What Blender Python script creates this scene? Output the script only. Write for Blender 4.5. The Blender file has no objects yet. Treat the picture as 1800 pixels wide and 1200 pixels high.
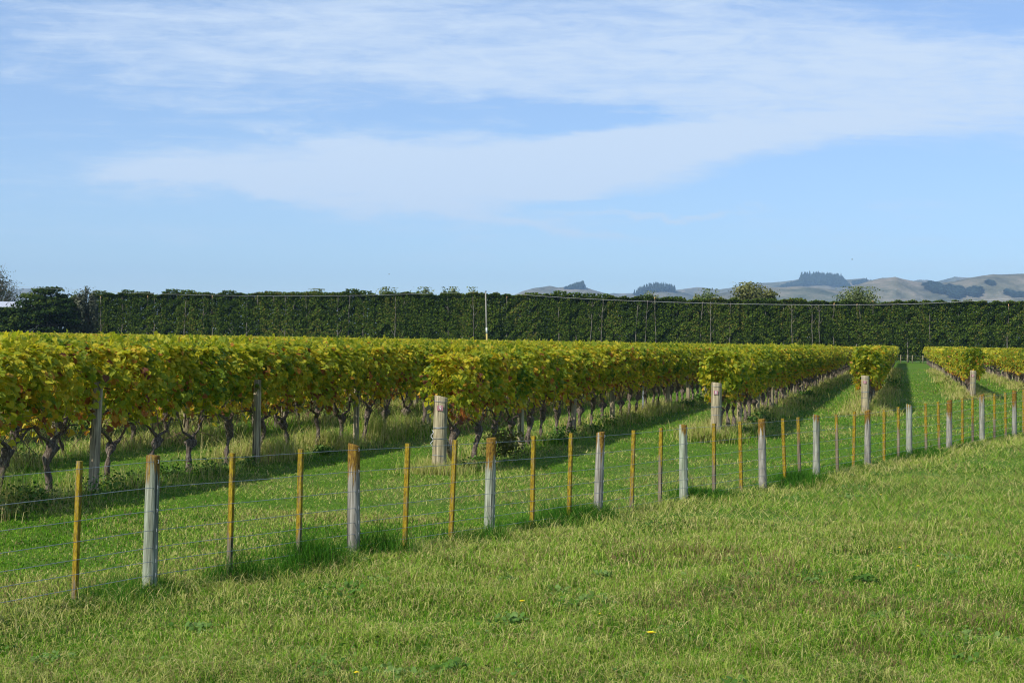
import bpy, math, random
import numpy as np
from mathutils import Matrix, Vector

random.seed(7)
RNG = np.random.default_rng(11)
S = bpy.context.scene
COL = S.collection
R = math.radians

# ------------------------------------------------------------------ camera
EYE = 2.15
F = 2600.0                                  # focal length in photo pixels (1800 wide)
ROLL = 0.0165
PITCH = math.atan(3.1 / F)
cam_d = bpy.data.cameras.new("camera")
cam = bpy.data.objects.new("camera", cam_d)
COL.objects.link(cam)
cam_d.sensor_width = 36.0
cam_d.lens = F / 1800 * 36
cam_d.clip_start = 0.1
cam_d.clip_end = 40000
CM = (Matrix.Rotation(math.pi / 2 - PITCH, 4, 'X') @ Matrix.Rotation(ROLL, 4, 'Z'))
CM.translation = Vector((0, 0, EYE))
cam.matrix_world = CM
S.camera = cam

# ------------------------------------------------------------------ sun, sky, exposure
SUN_EL = 43.0
SUN_AZ = 228.0                              # clockwise from +Y: behind the camera, to the left
S.view_settings.view_transform = 'Standard'
S.view_settings.look = 'None'
S.view_settings.gamma = 1
S.view_settings.exposure = 0.22
sd = bpy.data.lights.new("sun", 'SUN')
sd.energy = 5.0
sd.angle = R(0.6)
sd.color = (1.0, 0.955, 0.87)
sun = bpy.data.objects.new("sun", sd)
COL.objects.link(sun)
sdir = Vector((math.sin(R(SUN_AZ)) * math.cos(R(SUN_EL)), math.cos(R(SUN_AZ)) * math.cos(R(SUN_EL)), math.sin(R(SUN_EL))))
sun.rotation_euler = sdir.to_track_quat('Z', 'Y').to_euler()
sun.location = (-20, -20, 40)


class NT:
    """tiny node helper"""
    def __init__(self, tree):
        self.t = tree
        self.n = tree.nodes
        self.l = tree.links

    def node(self, typ, **kw):
        n = self.n.new(typ)
        for k, v in kw.items():
            setattr(n, k, v)
        return n

    def put(self, sock, v):
        if isinstance(v, bpy.types.NodeSocket):
            self.l.new(v, sock)
        elif v is not None:
            try:
                sock.default_value = v
            except Exception:
                sock.default_value = tuple(v) + (1.0,)

    def math(self, op, a, b=None, c=None, clamp=False):
        n = self.node('ShaderNodeMath', operation=op)
        n.use_clamp = clamp
        self.put(n.inputs[0], a)
        if b is not None:
            self.put(n.inputs[1], b)
        if c is not None:
            self.put(n.inputs[2], c)
        return n.outputs[0]

    def mix(self, f, a, b, blend='MIX'):
        n = self.node('ShaderNodeMix', data_type='RGBA', blend_type=blend)
        n.clamp_factor = True
        self.put(n.inputs[0], f)
        self.put(n.inputs[6], a)
        self.put(n.inputs[7], b)
        return n.outputs[2]

    def noise(self, vec, scale, detail=4, rough=0.55, dist=0.0):
        n = self.node('ShaderNodeTexNoise')
        if vec is not None:
            self.l.new(vec, n.inputs['Vector'])
        n.inputs['Scale'].default_value = scale
        n.inputs['Detail'].default_value = detail
        n.inputs['Roughness'].default_value = rough
        n.inputs['Distortion'].default_value = dist
        return n.outputs['Fac']

    def ramp(self, fac, stops, interp='LINEAR'):
        n = self.node('ShaderNodeValToRGB')
        cr = n.color_ramp
        cr.interpolation = interp
        while len(cr.elements) < len(stops):
            cr.elements.new(0.5)
        for e, (p, c) in zip(cr.elements, stops):
            e.position = p
            e.color = (c[0], c[1], c[2], 1) if not isinstance(c, (int, float)) else (c, c, c, 1)
        self.put(n.inputs[0], fac)
        return n.outputs[0]

    def mapping(self, vec, scale=(1, 1, 1), rot=(0, 0, 0), loc=(0, 0, 0)):
        n = self.node('ShaderNodeMapping')
        self.l.new(vec, n.inputs[0])
        n.inputs['Scale'].default_value = scale
        n.inputs['Rotation'].default_value = rot
        n.inputs['Location'].default_value = loc
        return n.outputs[0]


# sky: physical sky with a layer of streaky high cloud, laid out by compass bearing and elevation
W = bpy.data.worlds.new("World")
S.world = W
W.use_nodes = True
wt = NT(W.node_tree)
wt.n.clear()
sky = wt.node('ShaderNodeTexSky', sky_type='NISHITA')
sky.sun_disc = False
sky.sun_elevation = R(SUN_EL)
sky.sun_rotation = R(SUN_AZ)
sky.air_density = 1.0
sky.dust_density = 0.1
sky.ozone_density = 3.0
tc = wt.node('ShaderNodeTexCoord')
sep = wt.node('ShaderNodeSeparateXYZ')
wt.l.new(tc.outputs['Generated'], sep.inputs[0])
dy = wt.math('MAXIMUM', wt.math('ABSOLUTE', sep.outputs[1]), 0.12)
bx_ = wt.math('DIVIDE', sep.outputs[0], dy)          # tangent of bearing
ez_ = wt.math('DIVIDE', sep.outputs[2], dy)          # tangent of elevation
comb = wt.node('ShaderNodeCombineXYZ')
wt.l.new(bx_, comb.inputs[0])
wt.l.new(ez_, comb.inputs[1])
cv = comb.outputs[0]
warp = wt.noise(wt.mapping(cv, (5, 14, 1)), 1.0, 3, 0.5)
warp2 = wt.noise(wt.mapping(cv, (22, 60, 1), loc=(3, 1, 0)), 1.0, 4, 0.6)
ezw = wt.math('ADD', ez_, wt.math('MULTIPLY', wt.math('ADD', wt.math('SUBTRACT', warp, 0.5), wt.math('MULTIPLY', wt.math('SUBTRACT', warp2, 0.5), 0.35)), 0.045))
bxw = wt.math('ADD', bx_, wt.math('MULTIPLY', wt.math('SUBTRACT', warp2, 0.5), 0.10))


def blob(px, py, rx, ry, w, tilt=0.0):
    cx, cy = (px - 900) / F, (597 - py) / F
    dx = wt.math('DIVIDE', wt.math('SUBTRACT', bxw, cx), rx / F)
    dyy = wt.math('SUBTRACT', ezw, cy)
    if tilt:
        dyy = wt.math('SUBTRACT', dyy, wt.math('MULTIPLY', wt.math('SUBTRACT', bxw, cx), tilt))
    dz = wt.math('DIVIDE', dyy, ry / F)
    q = wt.math('ADD', wt.math('POWER', wt.math('ABSOLUTE', dx), 2.4), wt.math('POWER', wt.math('ABSOLUTE', dz), 2.4))
    return wt.math('MULTIPLY', wt.math('EXPONENT', wt.math('MULTIPLY', q, -1.0)), w)


acc = None
for b in [(600, 305, 400, 42, 0.62, 0.03), (980, 285, 330, 62, 0.66, 0.10), (1290, 240, 250, 44, 0.50, 0.14), (560, 262, 110, 18, .35, 0.0),
          (1480, 90, 520, 85, 0.32, -0.05), (800, 75, 520, 95, 0.38, -0.15), (1000, 160, 330, 30, 0.22, -0.1), (1700, 190, 260, 50, 0.22, 0.0), (1640, 120, 220, 60, .2, 0.1),
          (1170, 371, 150, 4.5, 0.55, 0.0), (640, 358, 400, 20, 0.36, -0.10), (990, 402, 220, 12, 0.30, -0.06), (330, 345, 190, 16, .2, -.1),
          (480, 236, 60, 12, 0.30, 0.0), (330, 90, 380, 70, 0.20, -0.2), (260, 420, 160, 16, 0.12, 0.0), (60, 160, 200, 22, .2, -.1),
          (1060, 212, 150, 24, -0.60, 0.05), (190, 205, 260, 26, -0.15, -0.2), (1120, 352, 230, 7, -0.30, 0.0), (1530, 300, 260, 36, -0.30, .1), (760, 205, 220, 14, -.2, .1)]:
    v = blob(*b)
    acc = v if acc is None else wt.math('ADD', acc, v)
streak = wt.noise(wt.mapping(cv, (9, 85, 1), rot=(0, 0, R(-3)), loc=(0.3, 0.1, 0)), 1.0, 8, 0.68, 0.5)
fibre = wt.noise(wt.mapping(cv, (26, 120, 1), rot=(0, 0, R(14)), loc=(1.3, 2.1, 0)), 1.0, 8, 0.7, 0.8)
broad = wt.noise(wt.mapping(cv, (5, 15, 1), rot=(0, 0, R(8)), loc=(5, 2, 0)), 1.0, 4, 0.5, 0.6)
dens = wt.math('ADD', acc, wt.math('ADD', wt.math('ADD', wt.math('MULTIPLY', wt.math('SUBTRACT', streak, 0.5), 0.85), wt.math('MULTIPLY', wt.math('SUBTRACT', fibre, 0.5), 0.62)), wt.math('MULTIPLY', wt.math('SUBTRACT', broad, 0.42), 0.65)))
cl = wt.node('ShaderNodeMapRange', interpolation_type='SMOOTHSTEP')
wt.l.new(dens, cl.inputs[0])
cl.inputs[1].default_value = -0.04
cl.inputs[2].default_value = 0.68
cl.inputs[3].default_value = 0.22
cl.inputs[4].default_value = 0.92
lowfade = wt.node('ShaderNodeMapRange', interpolation_type='SMOOTHSTEP')
wt.l.new(ez_, lowfade.inputs[0])
lowfade.inputs[1].default_value = 0.03
lowfade.inputs[2].default_value = 0.10
lowfade.inputs[3].default_value = 0.6
lowfade.inputs[4].default_value = 1.0
clm = wt.math('MULTIPLY', cl.outputs[0], lowfade.outputs[0])
SKY_STRENGTH = 0.115
skyc = wt.mix(1.0, sky.outputs[0], (0.73, 0.885, 1.13, 1), 'MULTIPLY')
cc = tuple(c / SKY_STRENGTH for c in (0.60, 0.71, 0.86))
skymix = wt.mix(clm, skyc, cc + (1,))
bg = wt.node('ShaderNodeBackground')
wt.l.new(skymix, bg.inputs[0])
bg.inputs[1].default_value = SKY_STRENGTH
wo = wt.node('ShaderNodeOutputWorld')
wt.l.new(bg.outputs[0], wo.inputs[0])

S.cycles.filter_width = 1.15
S.cycles.max_bounces = 6
S.cycles.diffuse_bounces = 3
S.cycles.glossy_bounces = 2
S.cycles.transmission_bounces = 3
S.cycles.volume_bounces = 0


# ------------------------------------------------------------------ pixel rays (photo pixels) and terrain
def ray(px, py):
    v = Vector(((px - 900) / F, (600 - py) / F, -1.0))
    return (CM.to_3x3() @ v).normalized()


def at(px, py, y):
    """point seen at a photo pixel at forward distance y"""
    d = ray(px, py)
    t = y / d.y
    return Vector((d.x * t, y, EYE + d.z * t))


FP0 = np.array([-3.11, 12.75])              # first fence post
FD = np.array([1.419, 2.187])               # step from one fence post to the next
FN = FD / np.linalg.norm(FD)


def gz(x, y):
    """height of the ground, metres"""
    x = np.asarray(x, float)
    y = np.asarray(y, float)
    t = ((x - FP0[0]) * FN[0] + (y - FP0[1]) * FN[1]) / np.linalg.norm(FD)
    p = -(x - FP0[0]) * FN[1] + (y - FP0[1]) * FN[0]
    z = -0.10 * np.exp(-((t - 5.5) / 3.6) ** 2) * np.exp(-(p / 7.0) ** 2)
    z = z - 0.075 * np.exp(-(np.maximum(0, np.abs(p) - 3.0) / 3.0) ** 2) * np.exp(-np.maximum(0, np.abs(y - 18) - 22) ** 2 / 200.0)
    near = np.exp(-((y - 20) / 60.0) ** 2)
    z = z + near * (0.018 * np.sin(x * 0.9 + 1.3 * np.sin(y * 0.31)) + 0.015 * np.sin(y * 0.8 + x * 0.45 + 2))
    return z


def g1(x, y):
    return float(gz(x, y))


def vn(x, y, scale, seed=0):
    """smooth value noise in 0..1"""
    x = np.asarray(x, float) * scale
    y = np.asarray(y, float) * scale
    xi = np.floor(x).astype(np.int64)
    yi = np.floor(y).astype(np.int64)
    fx = x - xi
    fy = y - yi
    fx = fx * fx * (3 - 2 * fx)
    fy = fy * fy * (3 - 2 * fy)

    def h(i, j):
        n = (i * 374761393 + j * 668265263 + seed * 1442695041) & 0x7fffffff
        n = ((n ^ (n >> 13)) * 1274126177) & 0x7fffffff
        n = n ^ (n >> 16)
        return (n & 0xffff) / 65535.0
    return (h(xi, yi) * (1 - fx) + h(xi + 1, yi) * fx) * (1 - fy) + (h(xi, yi + 1) * (1 - fx) + h(xi + 1, yi + 1) * fx) * fy


# ------------------------------------------------------------------ mesh building
class MB:
    def __init__(self):
        self.v, self.f, self.t, self.n = [], [], [], 0

    def add(self, verts, faces, tint=0.5, mat=0):
        verts = np.asarray(verts, np.float32).reshape(-1, 3)
        k = len(verts)
        self.v.append(verts)
        t = np.asarray(tint, np.float32)
        self.t.append(np.full(k, float(t), np.float32) if t.ndim == 0 else t.astype(np.float32))
        if not isinstance(faces, list):
            faces = [faces]
        for fa in faces:
            fa = np.asarray(fa, np.int32)
            self.f.append((fa + self.n, mat))
        self.n += k
        return self

    def tube(self, pts, rad, sides=7, tint=0.5, mat=0, cap=True, wob=0.0):
        pts = np.asarray(pts, float)
        n = len(pts)
        rad = np.full(n, rad) if np.isscalar(rad) else np.asarray(rad, float)
        tan = np.gradient(pts, axis=0)
        tan /= np.linalg.norm(tan, axis=1)[:, None] + 1e-9
        ref = np.array([0.0, 0, 1]) if abs(tan[0][2]) < 0.9 else np.array([1.0, 0, 0])
        a = np.cross(tan[0], ref)
        a /= np.linalg.norm(a)
        vs = []
        ang = np.linspace(0, 2 * np.pi, sides, endpoint=False)
        for i in range(n):
            a = a - tan[i] * np.dot(a, tan[i])
            a /= np.linalg.norm(a) + 1e-9
            b = np.cross(tan[i], a)
            rr = rad[i] * (1 + (wob * (RNG.random(sides) - 0.5) if wob else 0))
            rr = np.broadcast_to(rr, (sides,))
            vs.append(pts[i] + np.cos(ang)[:, None] * a * rr[:, None] + np.sin(ang)[:, None] * b * rr[:, None])
        vs = np.concatenate(vs)
        idx = np.arange(sides)
        nx = (idx + 1) % sides
        q = np.concatenate([np.stack([i * sides + idx, i * sides + nx, (i + 1) * sides + nx, (i + 1) * sides + idx], 1) for i in range(n - 1)])
        fs = [q]
        if cap:
            fs.append(((n - 1) * sides + idx)[None, :])
            fs.append(idx[::-1][None, :])
        return self.add(vs, fs, tint, mat)

    def box(self, c, size, rotz=0.0, tint=0.5, mat=0, bevel=0.0):
        hx, hy, hz = [s / 2 for s in size]
        b = min(bevel, hx * 0.9, hy * 0.9)
        if b > 0:
            o = [(-hx + b, -hy), (hx - b, -hy), (hx, -hy + b), (hx, hy - b), (hx - b, hy), (-hx + b, hy), (-hx, hy - b), (-hx, -hy + b)]
        else:
            o = [(-hx, -hy), (hx, -hy), (hx, hy), (-hx, hy)]
        o = np.array(o)
        cs, sn = math.cos(rotz), math.sin(rotz)
        o = np.stack([o[:, 0] * cs - o[:, 1] * sn, o[:, 0] * sn + o[:, 1] * cs], 1)
        k = len(o)
        v = np.concatenate([np.c_[o, np.full(k, -hz)], np.c_[o, np.full(k, hz)]]) + np.array(c)
        i = np.arange(k)
        j = (i + 1) % k
        return self.add(v, [np.stack([i, j, j + k, i + k], 1), (i + k)[None, :], i[::-1][None, :]], tint, mat)

    def mesh(self, name, mats, smooth=False):
        me = bpy.data.meshes.new(name)
        V = np.concatenate(self.v)
        T = np.concatenate(self.t)
        loops = np.concatenate([f.ravel() for f, m in self.f])
        tot = np.concatenate([np.full(len(f), f.shape[1], np.int32) for f, m in self.f])
        mi = np.concatenate([np.full(len(f), m, np.int32) for f, m in self.f])
        st = np.concatenate([[0], np.cumsum(tot)[:-1]]).astype(np.int32)
        me.vertices.add(len(V))
        me.vertices.foreach_set('co', V.ravel())
        me.loops.add(len(loops))
        me.loops.foreach_set('vertex_index', loops.astype(np.int32))
        me.polygons.add(len(tot))
        me.polygons.foreach_set('loop_start', st)
        me.polygons.foreach_set('loop_total', tot)
        me.polygons.foreach_set('material_index', mi)
        me.polygons.foreach_set('use_smooth', np.full(len(tot), smooth, bool))
        at_ = me.attributes.new('tint', 'FLOAT', 'POINT')
        at_.data.foreach_set('value', T)
        for m in (mats if isinstance(mats, (list, tuple)) else [mats]):
            me.materials.append(m)
        me.update(calc_edges=True)
        return me

    def build(self, name, mats, parent=None, loc=None, smooth=False):
        return link(name, self.mesh(name, mats, smooth), parent, loc)


def link(name, data, parent=None, loc=None):
    o = bpy.data.objects.new(name, data)
    COL.objects.link(o)
    if parent:
        o.parent = parent
    if loc is not None:
        o.location = loc
    return o


def tag(o, label=None, cat=None, group=None, kind=None):
    if label:
        o['label'] = label
    if cat:
        o['category'] = cat
    if group:
        o['group'] = group
    if kind:
        o['kind'] = kind
    return o


def thing(name, label, cat, loc=(0, 0, 0), rotz=0.0, group=None):
    o = link(name, None, None, loc)
    o.rotation_euler = (0, 0, rotz)
    o.empty_display_size = 0.2
    return tag(o, label, cat, group)


ORD = ['first', 'second', 'third', 'fourth', 'fifth', 'sixth', 'seventh', 'eighth', 'ninth', 'tenth', 'eleventh', 'twelfth', 'thirteenth',
       'fourteenth', 'fifteenth', 'sixteenth', 'seventeenth', 'eighteenth', 'nineteenth', 'twentieth']
TENS = {2: 'twenty', 3: 'thirty', 4: 'forty'}


def ordinal(n):
    if n <= 20:
        return ORD[n - 1]
    if n % 10 == 0:
        return {30: 'thirtieth', 40: 'fortieth'}[n]
    return TENS[n // 10] + '-' + ORD[n % 10 - 1]


# leaf templates: (x across, y along), fold depth.  two quads share the midrib
LEAF = np.array([(0, 0), (0.42, 0.12), (0.5, 0.62), (0, 1.0), (-0.5, 0.62), (-0.42, 0.12)], float)
LEAF_F = np.array([(0, 1, 2, 3), (0, 3, 4, 5)])
VINE_LEAF = np.array([(0, 0.05), (0.30, -0.12), (0.56, 0.22), (0.36, 0.62), (0, 1.0), (-0.36, 0.62), (-0.56, 0.22), (-0.30, -0.12)], float)
VINE_F = [np.array([(0, 1, 2, 3, 4)]), np.array([(0, 4, 5, 6, 7)])]


def add_leaves(mb, P, N, size, tint, tmpl=LEAF, faces=LEAF_F, fold=0.25, mat=0, droop=None, aspect=1.0):
    """P centres (n,3), N outward normals, leaves hang with a random spin"""
    n = len(P)
    N = N / (np.linalg.norm(N, axis=1)[:, None] + 1e-9)
    if droop is None:
        Tn = RNG.normal(size=(n, 3))
    else:
        Tn = RNG.normal(size=(n, 3)) * droop[1] + np.array([0, 0, -1.0]) * droop[0]
    Tn = Tn - N * np.sum(Tn * N, 1)[:, None]
    Tn /= np.linalg.norm(Tn, axis=1)[:, None] + 1e-9
    B = np.cross(Tn, N)
    k = len(tmpl)
    size = np.broadcast_to(size, (n,))
    X = tmpl[:, 0][None, :, None] * aspect
    Y = (tmpl[:, 1][None, :, None] - 0.45)
    Zf = -np.abs(tmpl[:, 0])[None, :, None] * fold - (tmpl[:, 1][None, :, None] - 0.5) ** 2 * 0.35
    V = P[:, None, :] + size[:, None, None] * (X * B[:, None, :] + Y * Tn[:, None, :] + Zf * N[:, None, :])
    V = V.reshape(-1, 3)
    off = (np.arange(n) * k)[:, None, None]
    fl = faces if isinstance(faces, list) else [faces]
    fs = [(fa[None, :, :] + off).reshape(-1, fa.shape[1]) for fa in fl]
    return mb.add(V, fs, np.repeat(np.broadcast_to(tint, (n,)), k), mat)


def add_blades(mb, P, h, w, lean, tint, five=True, curl=0.35, mat=0):
    """grass blades; P base (n,3), h length, w width, lean radians"""
    n = len(P)
    a = RNG.random(n) * 2 * np.pi
    face = RNG.random(n) * 2 * np.pi
    D = np.stack([np.cos(a), np.sin(a), np.zeros(n)], 1)
    Wd = np.stack([np.cos(face), np.sin(face), np.zeros(n)], 1)
    h = np.broadcast_to(h, (n,))
    w = np.broadcast_to(w, (n,))
    lean = np.broadcast_to(lean, (n,))
    tip = P + D * (h * np.sin(lean))[:, None]
    tip[:, 2] += h * np.cos(lean)
    if five:
        l2 = lean * curl
        mid = P + D * (h * 0.55 * np.sin(l2))[:, None]
        mid[:, 2] += h * 0.55 * np.cos(l2)
        V = np.stack([P - Wd * (w / 2)[:, None], P + Wd * (w / 2)[:, None], mid + Wd * (w * 0.4)[:, None], mid - Wd * (w * 0.4)[:, None], tip], 1).reshape(-1, 3)
        off = (np.arange(n) * 5)[:, None]
        fs = [np.array([0, 1, 2, 3]) + off, np.array([3, 2, 4]) + off]
        k = 5
    else:
        V = np.stack([P - Wd * (w / 2)[:, None], P + Wd * (w / 2)[:, None], tip], 1).reshape(-1, 3)
        fs = [np.array([0, 1, 2]) + (np.arange(n) * 3)[:, None]]
        k = 3
    return mb.add(V, fs, np.repeat(np.broadcast_to(tint, (n,)), k), mat)


# ------------------------------------------------------------------ materials
def newmat(name):
    m = bpy.data.materials.new(name)
    m.use_nodes = True
    nt = NT(m.node_tree)
    nt.n.clear()
    out = nt.node('ShaderNodeOutputMaterial')
    return m, nt, out


def principled(nt, out, color, rough=0.7, spec=0.3, bump=None, bump_s=0.3, bump_d=0.02, metal=0.0):
    p = nt.node('ShaderNodeBsdfPrincipled')
    nt.put(p.inputs['Base Color'], color)
    nt.put(p.inputs['Roughness'], rough)
    p.inputs['Specular IOR Level'].default_value = spec
    p.inputs['Metallic'].default_value = metal
    if bump is not None:
        b = nt.node('ShaderNodeBump')
        b.inputs['Strength'].default_value = bump_s
        b.inputs['Distance'].default_value = bump_d
        nt.l.new(bump, b.inputs['Height'])
        nt.l.new(b.outputs[0], p.inputs['Normal'])
    if out:
        nt.l.new(p.outputs[0], out.inputs[0])
    return p


def attr(nt, name='tint'):
    a = nt.node('ShaderNodeAttribute', attribute_type='GEOMETRY', attribute_name=name)
    return a.outputs['Fac']


def foliage(name, stops, trans=0.3, rough=0.5, spec=0.25, objvar=0.0, patch=0.0, pscale=1.0):
    m, nt, out = newmat(name)
    f = attr(nt)
    if objvar:
        oi = nt.node('ShaderNodeObjectInfo')
        f = nt.math('ADD', f, nt.math('MULTIPLY', nt.math('SUBTRACT', oi.outputs['Random'], 0.5), objvar))
    if patch:
        g = nt.node('ShaderNodeNewGeometry')
        f = nt.math('ADD', f, nt.math('MULTIPLY', nt.math('SUBTRACT', nt.noise(g.outputs['Position'], pscale, 2), 0.5), patch))
    c = nt.ramp(f, stops)
    p = principled(nt, None, c, rough, spec)
    t = nt.node('ShaderNodeBsdfTranslucent')
    nt.l.new(nt.mix(1.0, c, (1.25, 1.2, 0.7, 1), 'MULTIPLY'), t.inputs[0])
    mx = nt.node('ShaderNodeMixShader')
    mx.inputs[0].default_value = trans
    nt.l.new(p.outputs[0], mx.inputs[1])
    nt.l.new(t.outputs[0], mx.inputs[2])
    nt.l.new(mx.outputs[0], out.inputs[0])
    return m


M_VINE = foliage('vine_leaf', [(0.0, (0.055, 0.130, 0.012)), (0.18, (0.150, 0.225, 0.016)), (0.42, (0.350, 0.375, 0.025)), (0.66, (0.58, 0.490, 0.034)),
                               (0.80, (0.60, 0.38, 0.035)), (0.90, (0.42, 0.15, 0.030)), (1.0, (0.16, 0.06, 0.03))], 0.50, 0.5, 0.2, 0.22, 0.30, 0.8)
M_HEDGE = foliage('shelter_leaf', [(0.0, (0.014, 0.030, 0.004)), (0.5, (0.060, 0.100, 0.010)), (0.85, (0.115, 0.165, 0.020)), (1.0, (0.17, 0.15, 0.03))],
                  0.2, 0.8, 0.02, 0.34, 0.25, 0.5)
M_DARKTREE = foliage('dark_tree_leaf', [(0.0, (0.008, 0.020, 0.004)), (0.6, (0.022, 0.046, 0.006)), (1.0, (0.075, 0.105, 0.012))], 0.2, 0.7, 0.06)
M_PALETREE = foliage('pale_tree_leaf', [(0.0, (0.06, 0.095, 0.025)), (0.6, (0.13, 0.17, 0.045)), (1.0, (0.24, 0.25, 0.09))], 0.3, 0.5, 0.25)
M_OLIVETREE = foliage('olive_tree_leaf', [(0.0, (0.05, 0.065, 0.012)), (0.6, (0.12, 0.130, 0.026)), (1.0, (0.20, 0.19, 0.045))], 0.25, 0.5, 0.25)
M_GREYTREE = foliage('grey_tree_leaf', [(0.0, (0.035, 0.045, 0.022)), (0.6, (0.075, 0.085, 0.045)), (1.0, (0.14, 0.14, 0.08))], 0.2, 0.6, 0.2)
M_PINE = foliage('pine_needles', [(0.0, (0.006, 0.016, 0.010)), (1.0, (0.018, 0.036, 0.020))], 0.1, 0.6, 0.2)
GR = [(0.0, (0.024, 0.085, 0.004)), (0.3, (0.080, 0.210, 0.007)), (0.55, (0.165, 0.335, 0.016)), (0.75, (0.33, 0.38, 0.070)),
      (0.9, (0.53, 0.46, 0.19)), (1.0, (0.17, 0.11, 0.05))]
M_GRASS = foliage('grass_blade', GR, 0.28, 0.6, 0.08)
M_LUSH = foliage('lush_blade', [(0.0, (0.025, 0.085, 0.008)), (0.5, (0.065, 0.200, 0.012)), (1.0, (0.13, 0.31, 0.02))], 0.3, 0.6, 0.08)
M_BROAD = foliage('broad_leaf', [(0.0, (0.03, 0.08, 0.008)), (0.5, (0.08, 0.17, 0.022)), (1.0, (0.15, 0.235, 0.06))], 0.25, 0.6, 0.12)


def wood(name, kind):
    """weathered timber; object colour: R = how far lichen reaches down (0..1), G = green tint, B = seed"""
    m, nt, out = newmat(name)
    tc = nt.node('ShaderNodeTexCoord')
    oi = nt.node('ShaderNodeObjectInfo')
    sc = nt.node('ShaderNodeSeparateColor')
    nt.l.new(oi.outputs['Color'], sc.inputs[0])
    off = nt.node('ShaderNodeVectorMath', operation='ADD')
    nt.l.new(tc.outputs['Object'], off.inputs[0])
    cb = nt.node('ShaderNodeCombineXYZ')
    nt.l.new(nt.math('MULTIPLY', sc.outputs[2], 37.0), cb.inputs[0])
    nt.l.new(nt.math('MULTIPLY', sc.outputs[2], 11.0), cb.inputs[2])
    nt.l.new(cb.outputs[0], off.inputs[1])
    v = off.outputs[0]
    grain = nt.noise(nt.mapping(v, (55, 55, 2.6)), 1.0, 5, 0.65)
    crack = nt.noise(nt.mapping(v, (30, 30, 0.9)), 1.0, 3, 0.5)
    blot = nt.noise(nt.mapping(v, (9, 9, 3.2)), 1.0, 4, 0.6)
    base = nt.ramp(grain, [(0.3, (0.085, 0.076, 0.062)), (0.48, (0.235, 0.215, 0.175)), (0.66, (0.42, 0.395, 0.33))])
    green = nt.ramp(grain, [(0.3, (0.10, 0.115, 0.075)), (0.48, (0.235, 0.27, 0.185)), (0.66, (0.40, 0.44, 0.32))])
    c = nt.mix(nt.math('MULTIPLY', sc.outputs[1], nt.ramp(blot, [(0.25, 0.25), (0.6, 1.0)])), base, green)
    cd = nt.ramp(crack, [(0.36, 0.22), (0.44, 1.0)])
    c = nt.mix(1.0, c, cd, 'MULTIPLY')
    z = nt.node('ShaderNodeSeparateXYZ')
    nt.l.new(tc.outputs['Object'], z.inputs[0])
    h = 1.15
    # lichen where  z/h + noise > 1 - reach
    edge = nt.math('ADD', nt.math('DIVIDE', z.outputs[2], h), nt.math('MULTIPLY', nt.math('SUBTRACT', nt.noise(nt.mapping(v, (26, 26, 2.0)), 1.0, 3, 0.6), 0.5), 0.75))
    k = nt.node('ShaderNodeMapRange', interpolation_type='SMOOTHSTEP')
    nt.l.new(nt.math('ADD', edge, sc.outputs[0]), k.inputs[0])
    k.inputs[1].default_value = 0.97
    k.inputs[2].default_value = 1.07
    lich = nt.noise(nt.mapping(v, (60, 60, 22)), 1.0, 4, 0.7)
    if kind == 'batten':
        lc = nt.ramp(lich, [(0.34, (0.10, 0.066, 0.008)), (0.50, (0.235, 0.158, 0.009)), (0.68, (0.38, 0.275, 0.022))])
        c = nt.mix(1.0, c, (0.62, 0.54, 0.42, 1), 'MULTIPLY')
        bare = nt.ramp(nt.noise(nt.mapping(v, (34, 34, 7)), 1.0, 4, 0.7), [(0.36, 0.25), (0.50, 1.0)])
        mk = nt.math('MULTIPLY', k.outputs[0], bare)
    elif kind == 'post':
        lc = nt.ramp(lich, [(0.34, (0.060, 0.032, 0.010)), (0.5, (0.165, 0.092, 0.013)), (0.68, (0.28, 0.185, 0.025))])
        mk = k.outputs[0]
    else:
        c = nt.mix(1.0, c, (1.25, 1.08, 0.84, 1), 'MULTIPLY')
        lc = c
        mk = 0.0
    c = nt.mix(mk, c, lc)
    principled(nt, out, c, 0.85, 0.15, nt.math('ADD', grain, nt.math('MULTIPLY', crack, 0.7)), 0.6, 0.006)
    return m


M_POST = wood('lichen_post_timber', 'post')
M_BATTEN = wood('lichen_batten_timber', 'batten')
M_VPOST = wood('grey_post_timber', 'plain')


def simple(name, color, rough=0.6, metal=0.0, nscale=8, var=0.25, bump=0.0, spec=0.3):
    m, nt, out = newmat(name)
    tc = nt.node('ShaderNodeTexCoord')
    n = nt.noise(tc.outputs['Object'], nscale, 4, 0.6)
    c = nt.mix(n, tuple(x * (1 - var) for x in color) + (1,), tuple(min(1, x * (1 + var)) for x in color) + (1,))
    principled(nt, out, c, rough, spec, n if bump else None, bump, 0.01, metal)
    return m


M_WIRE = simple('galvanised_wire', (0.30, 0.33, 0.36), 0.5, 0.5, 20)
M_BARK = None
m, nt, out = newmat('vine_bark')
tcn = nt.node('ShaderNodeTexCoord')
g = nt.noise(nt.mapping(tcn.outputs['Object'], (60, 60, 9)), 1.0, 5, 0.7, 0.4)
c = nt.ramp(g, [(0.3, (0.026, 0.019, 0.013)), (0.5, (0.105, 0.080, 0.058)), (0.70, (0.33, 0.28, 0.225))])
principled(nt, out, c, 0.9, 0.1, g, 0.9, 0.012)
M_BARK = m
M_CANE = simple('vine_cane', (0.17, 0.10, 0.06), 0.7, 0, 6, 0.5)
m, nt, out = newmat('pale_trunk_bark')
tcn = nt.node('ShaderNodeTexCoord')
g = nt.noise(nt.mapping(tcn.outputs['Object'], (9, 9, 2.2)), 1.0, 4, 0.6)
c = nt.ramp(g, [(0.35, (0.05, 0.042, 0.03)), (0.5, (0.15, 0.13, 0.10)), (0.7, (0.32, 0.285, 0.225))])
principled(nt, out, c, 0.85, 0.15, g, 0.4, 0.02)
M_TRUNK = m
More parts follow.
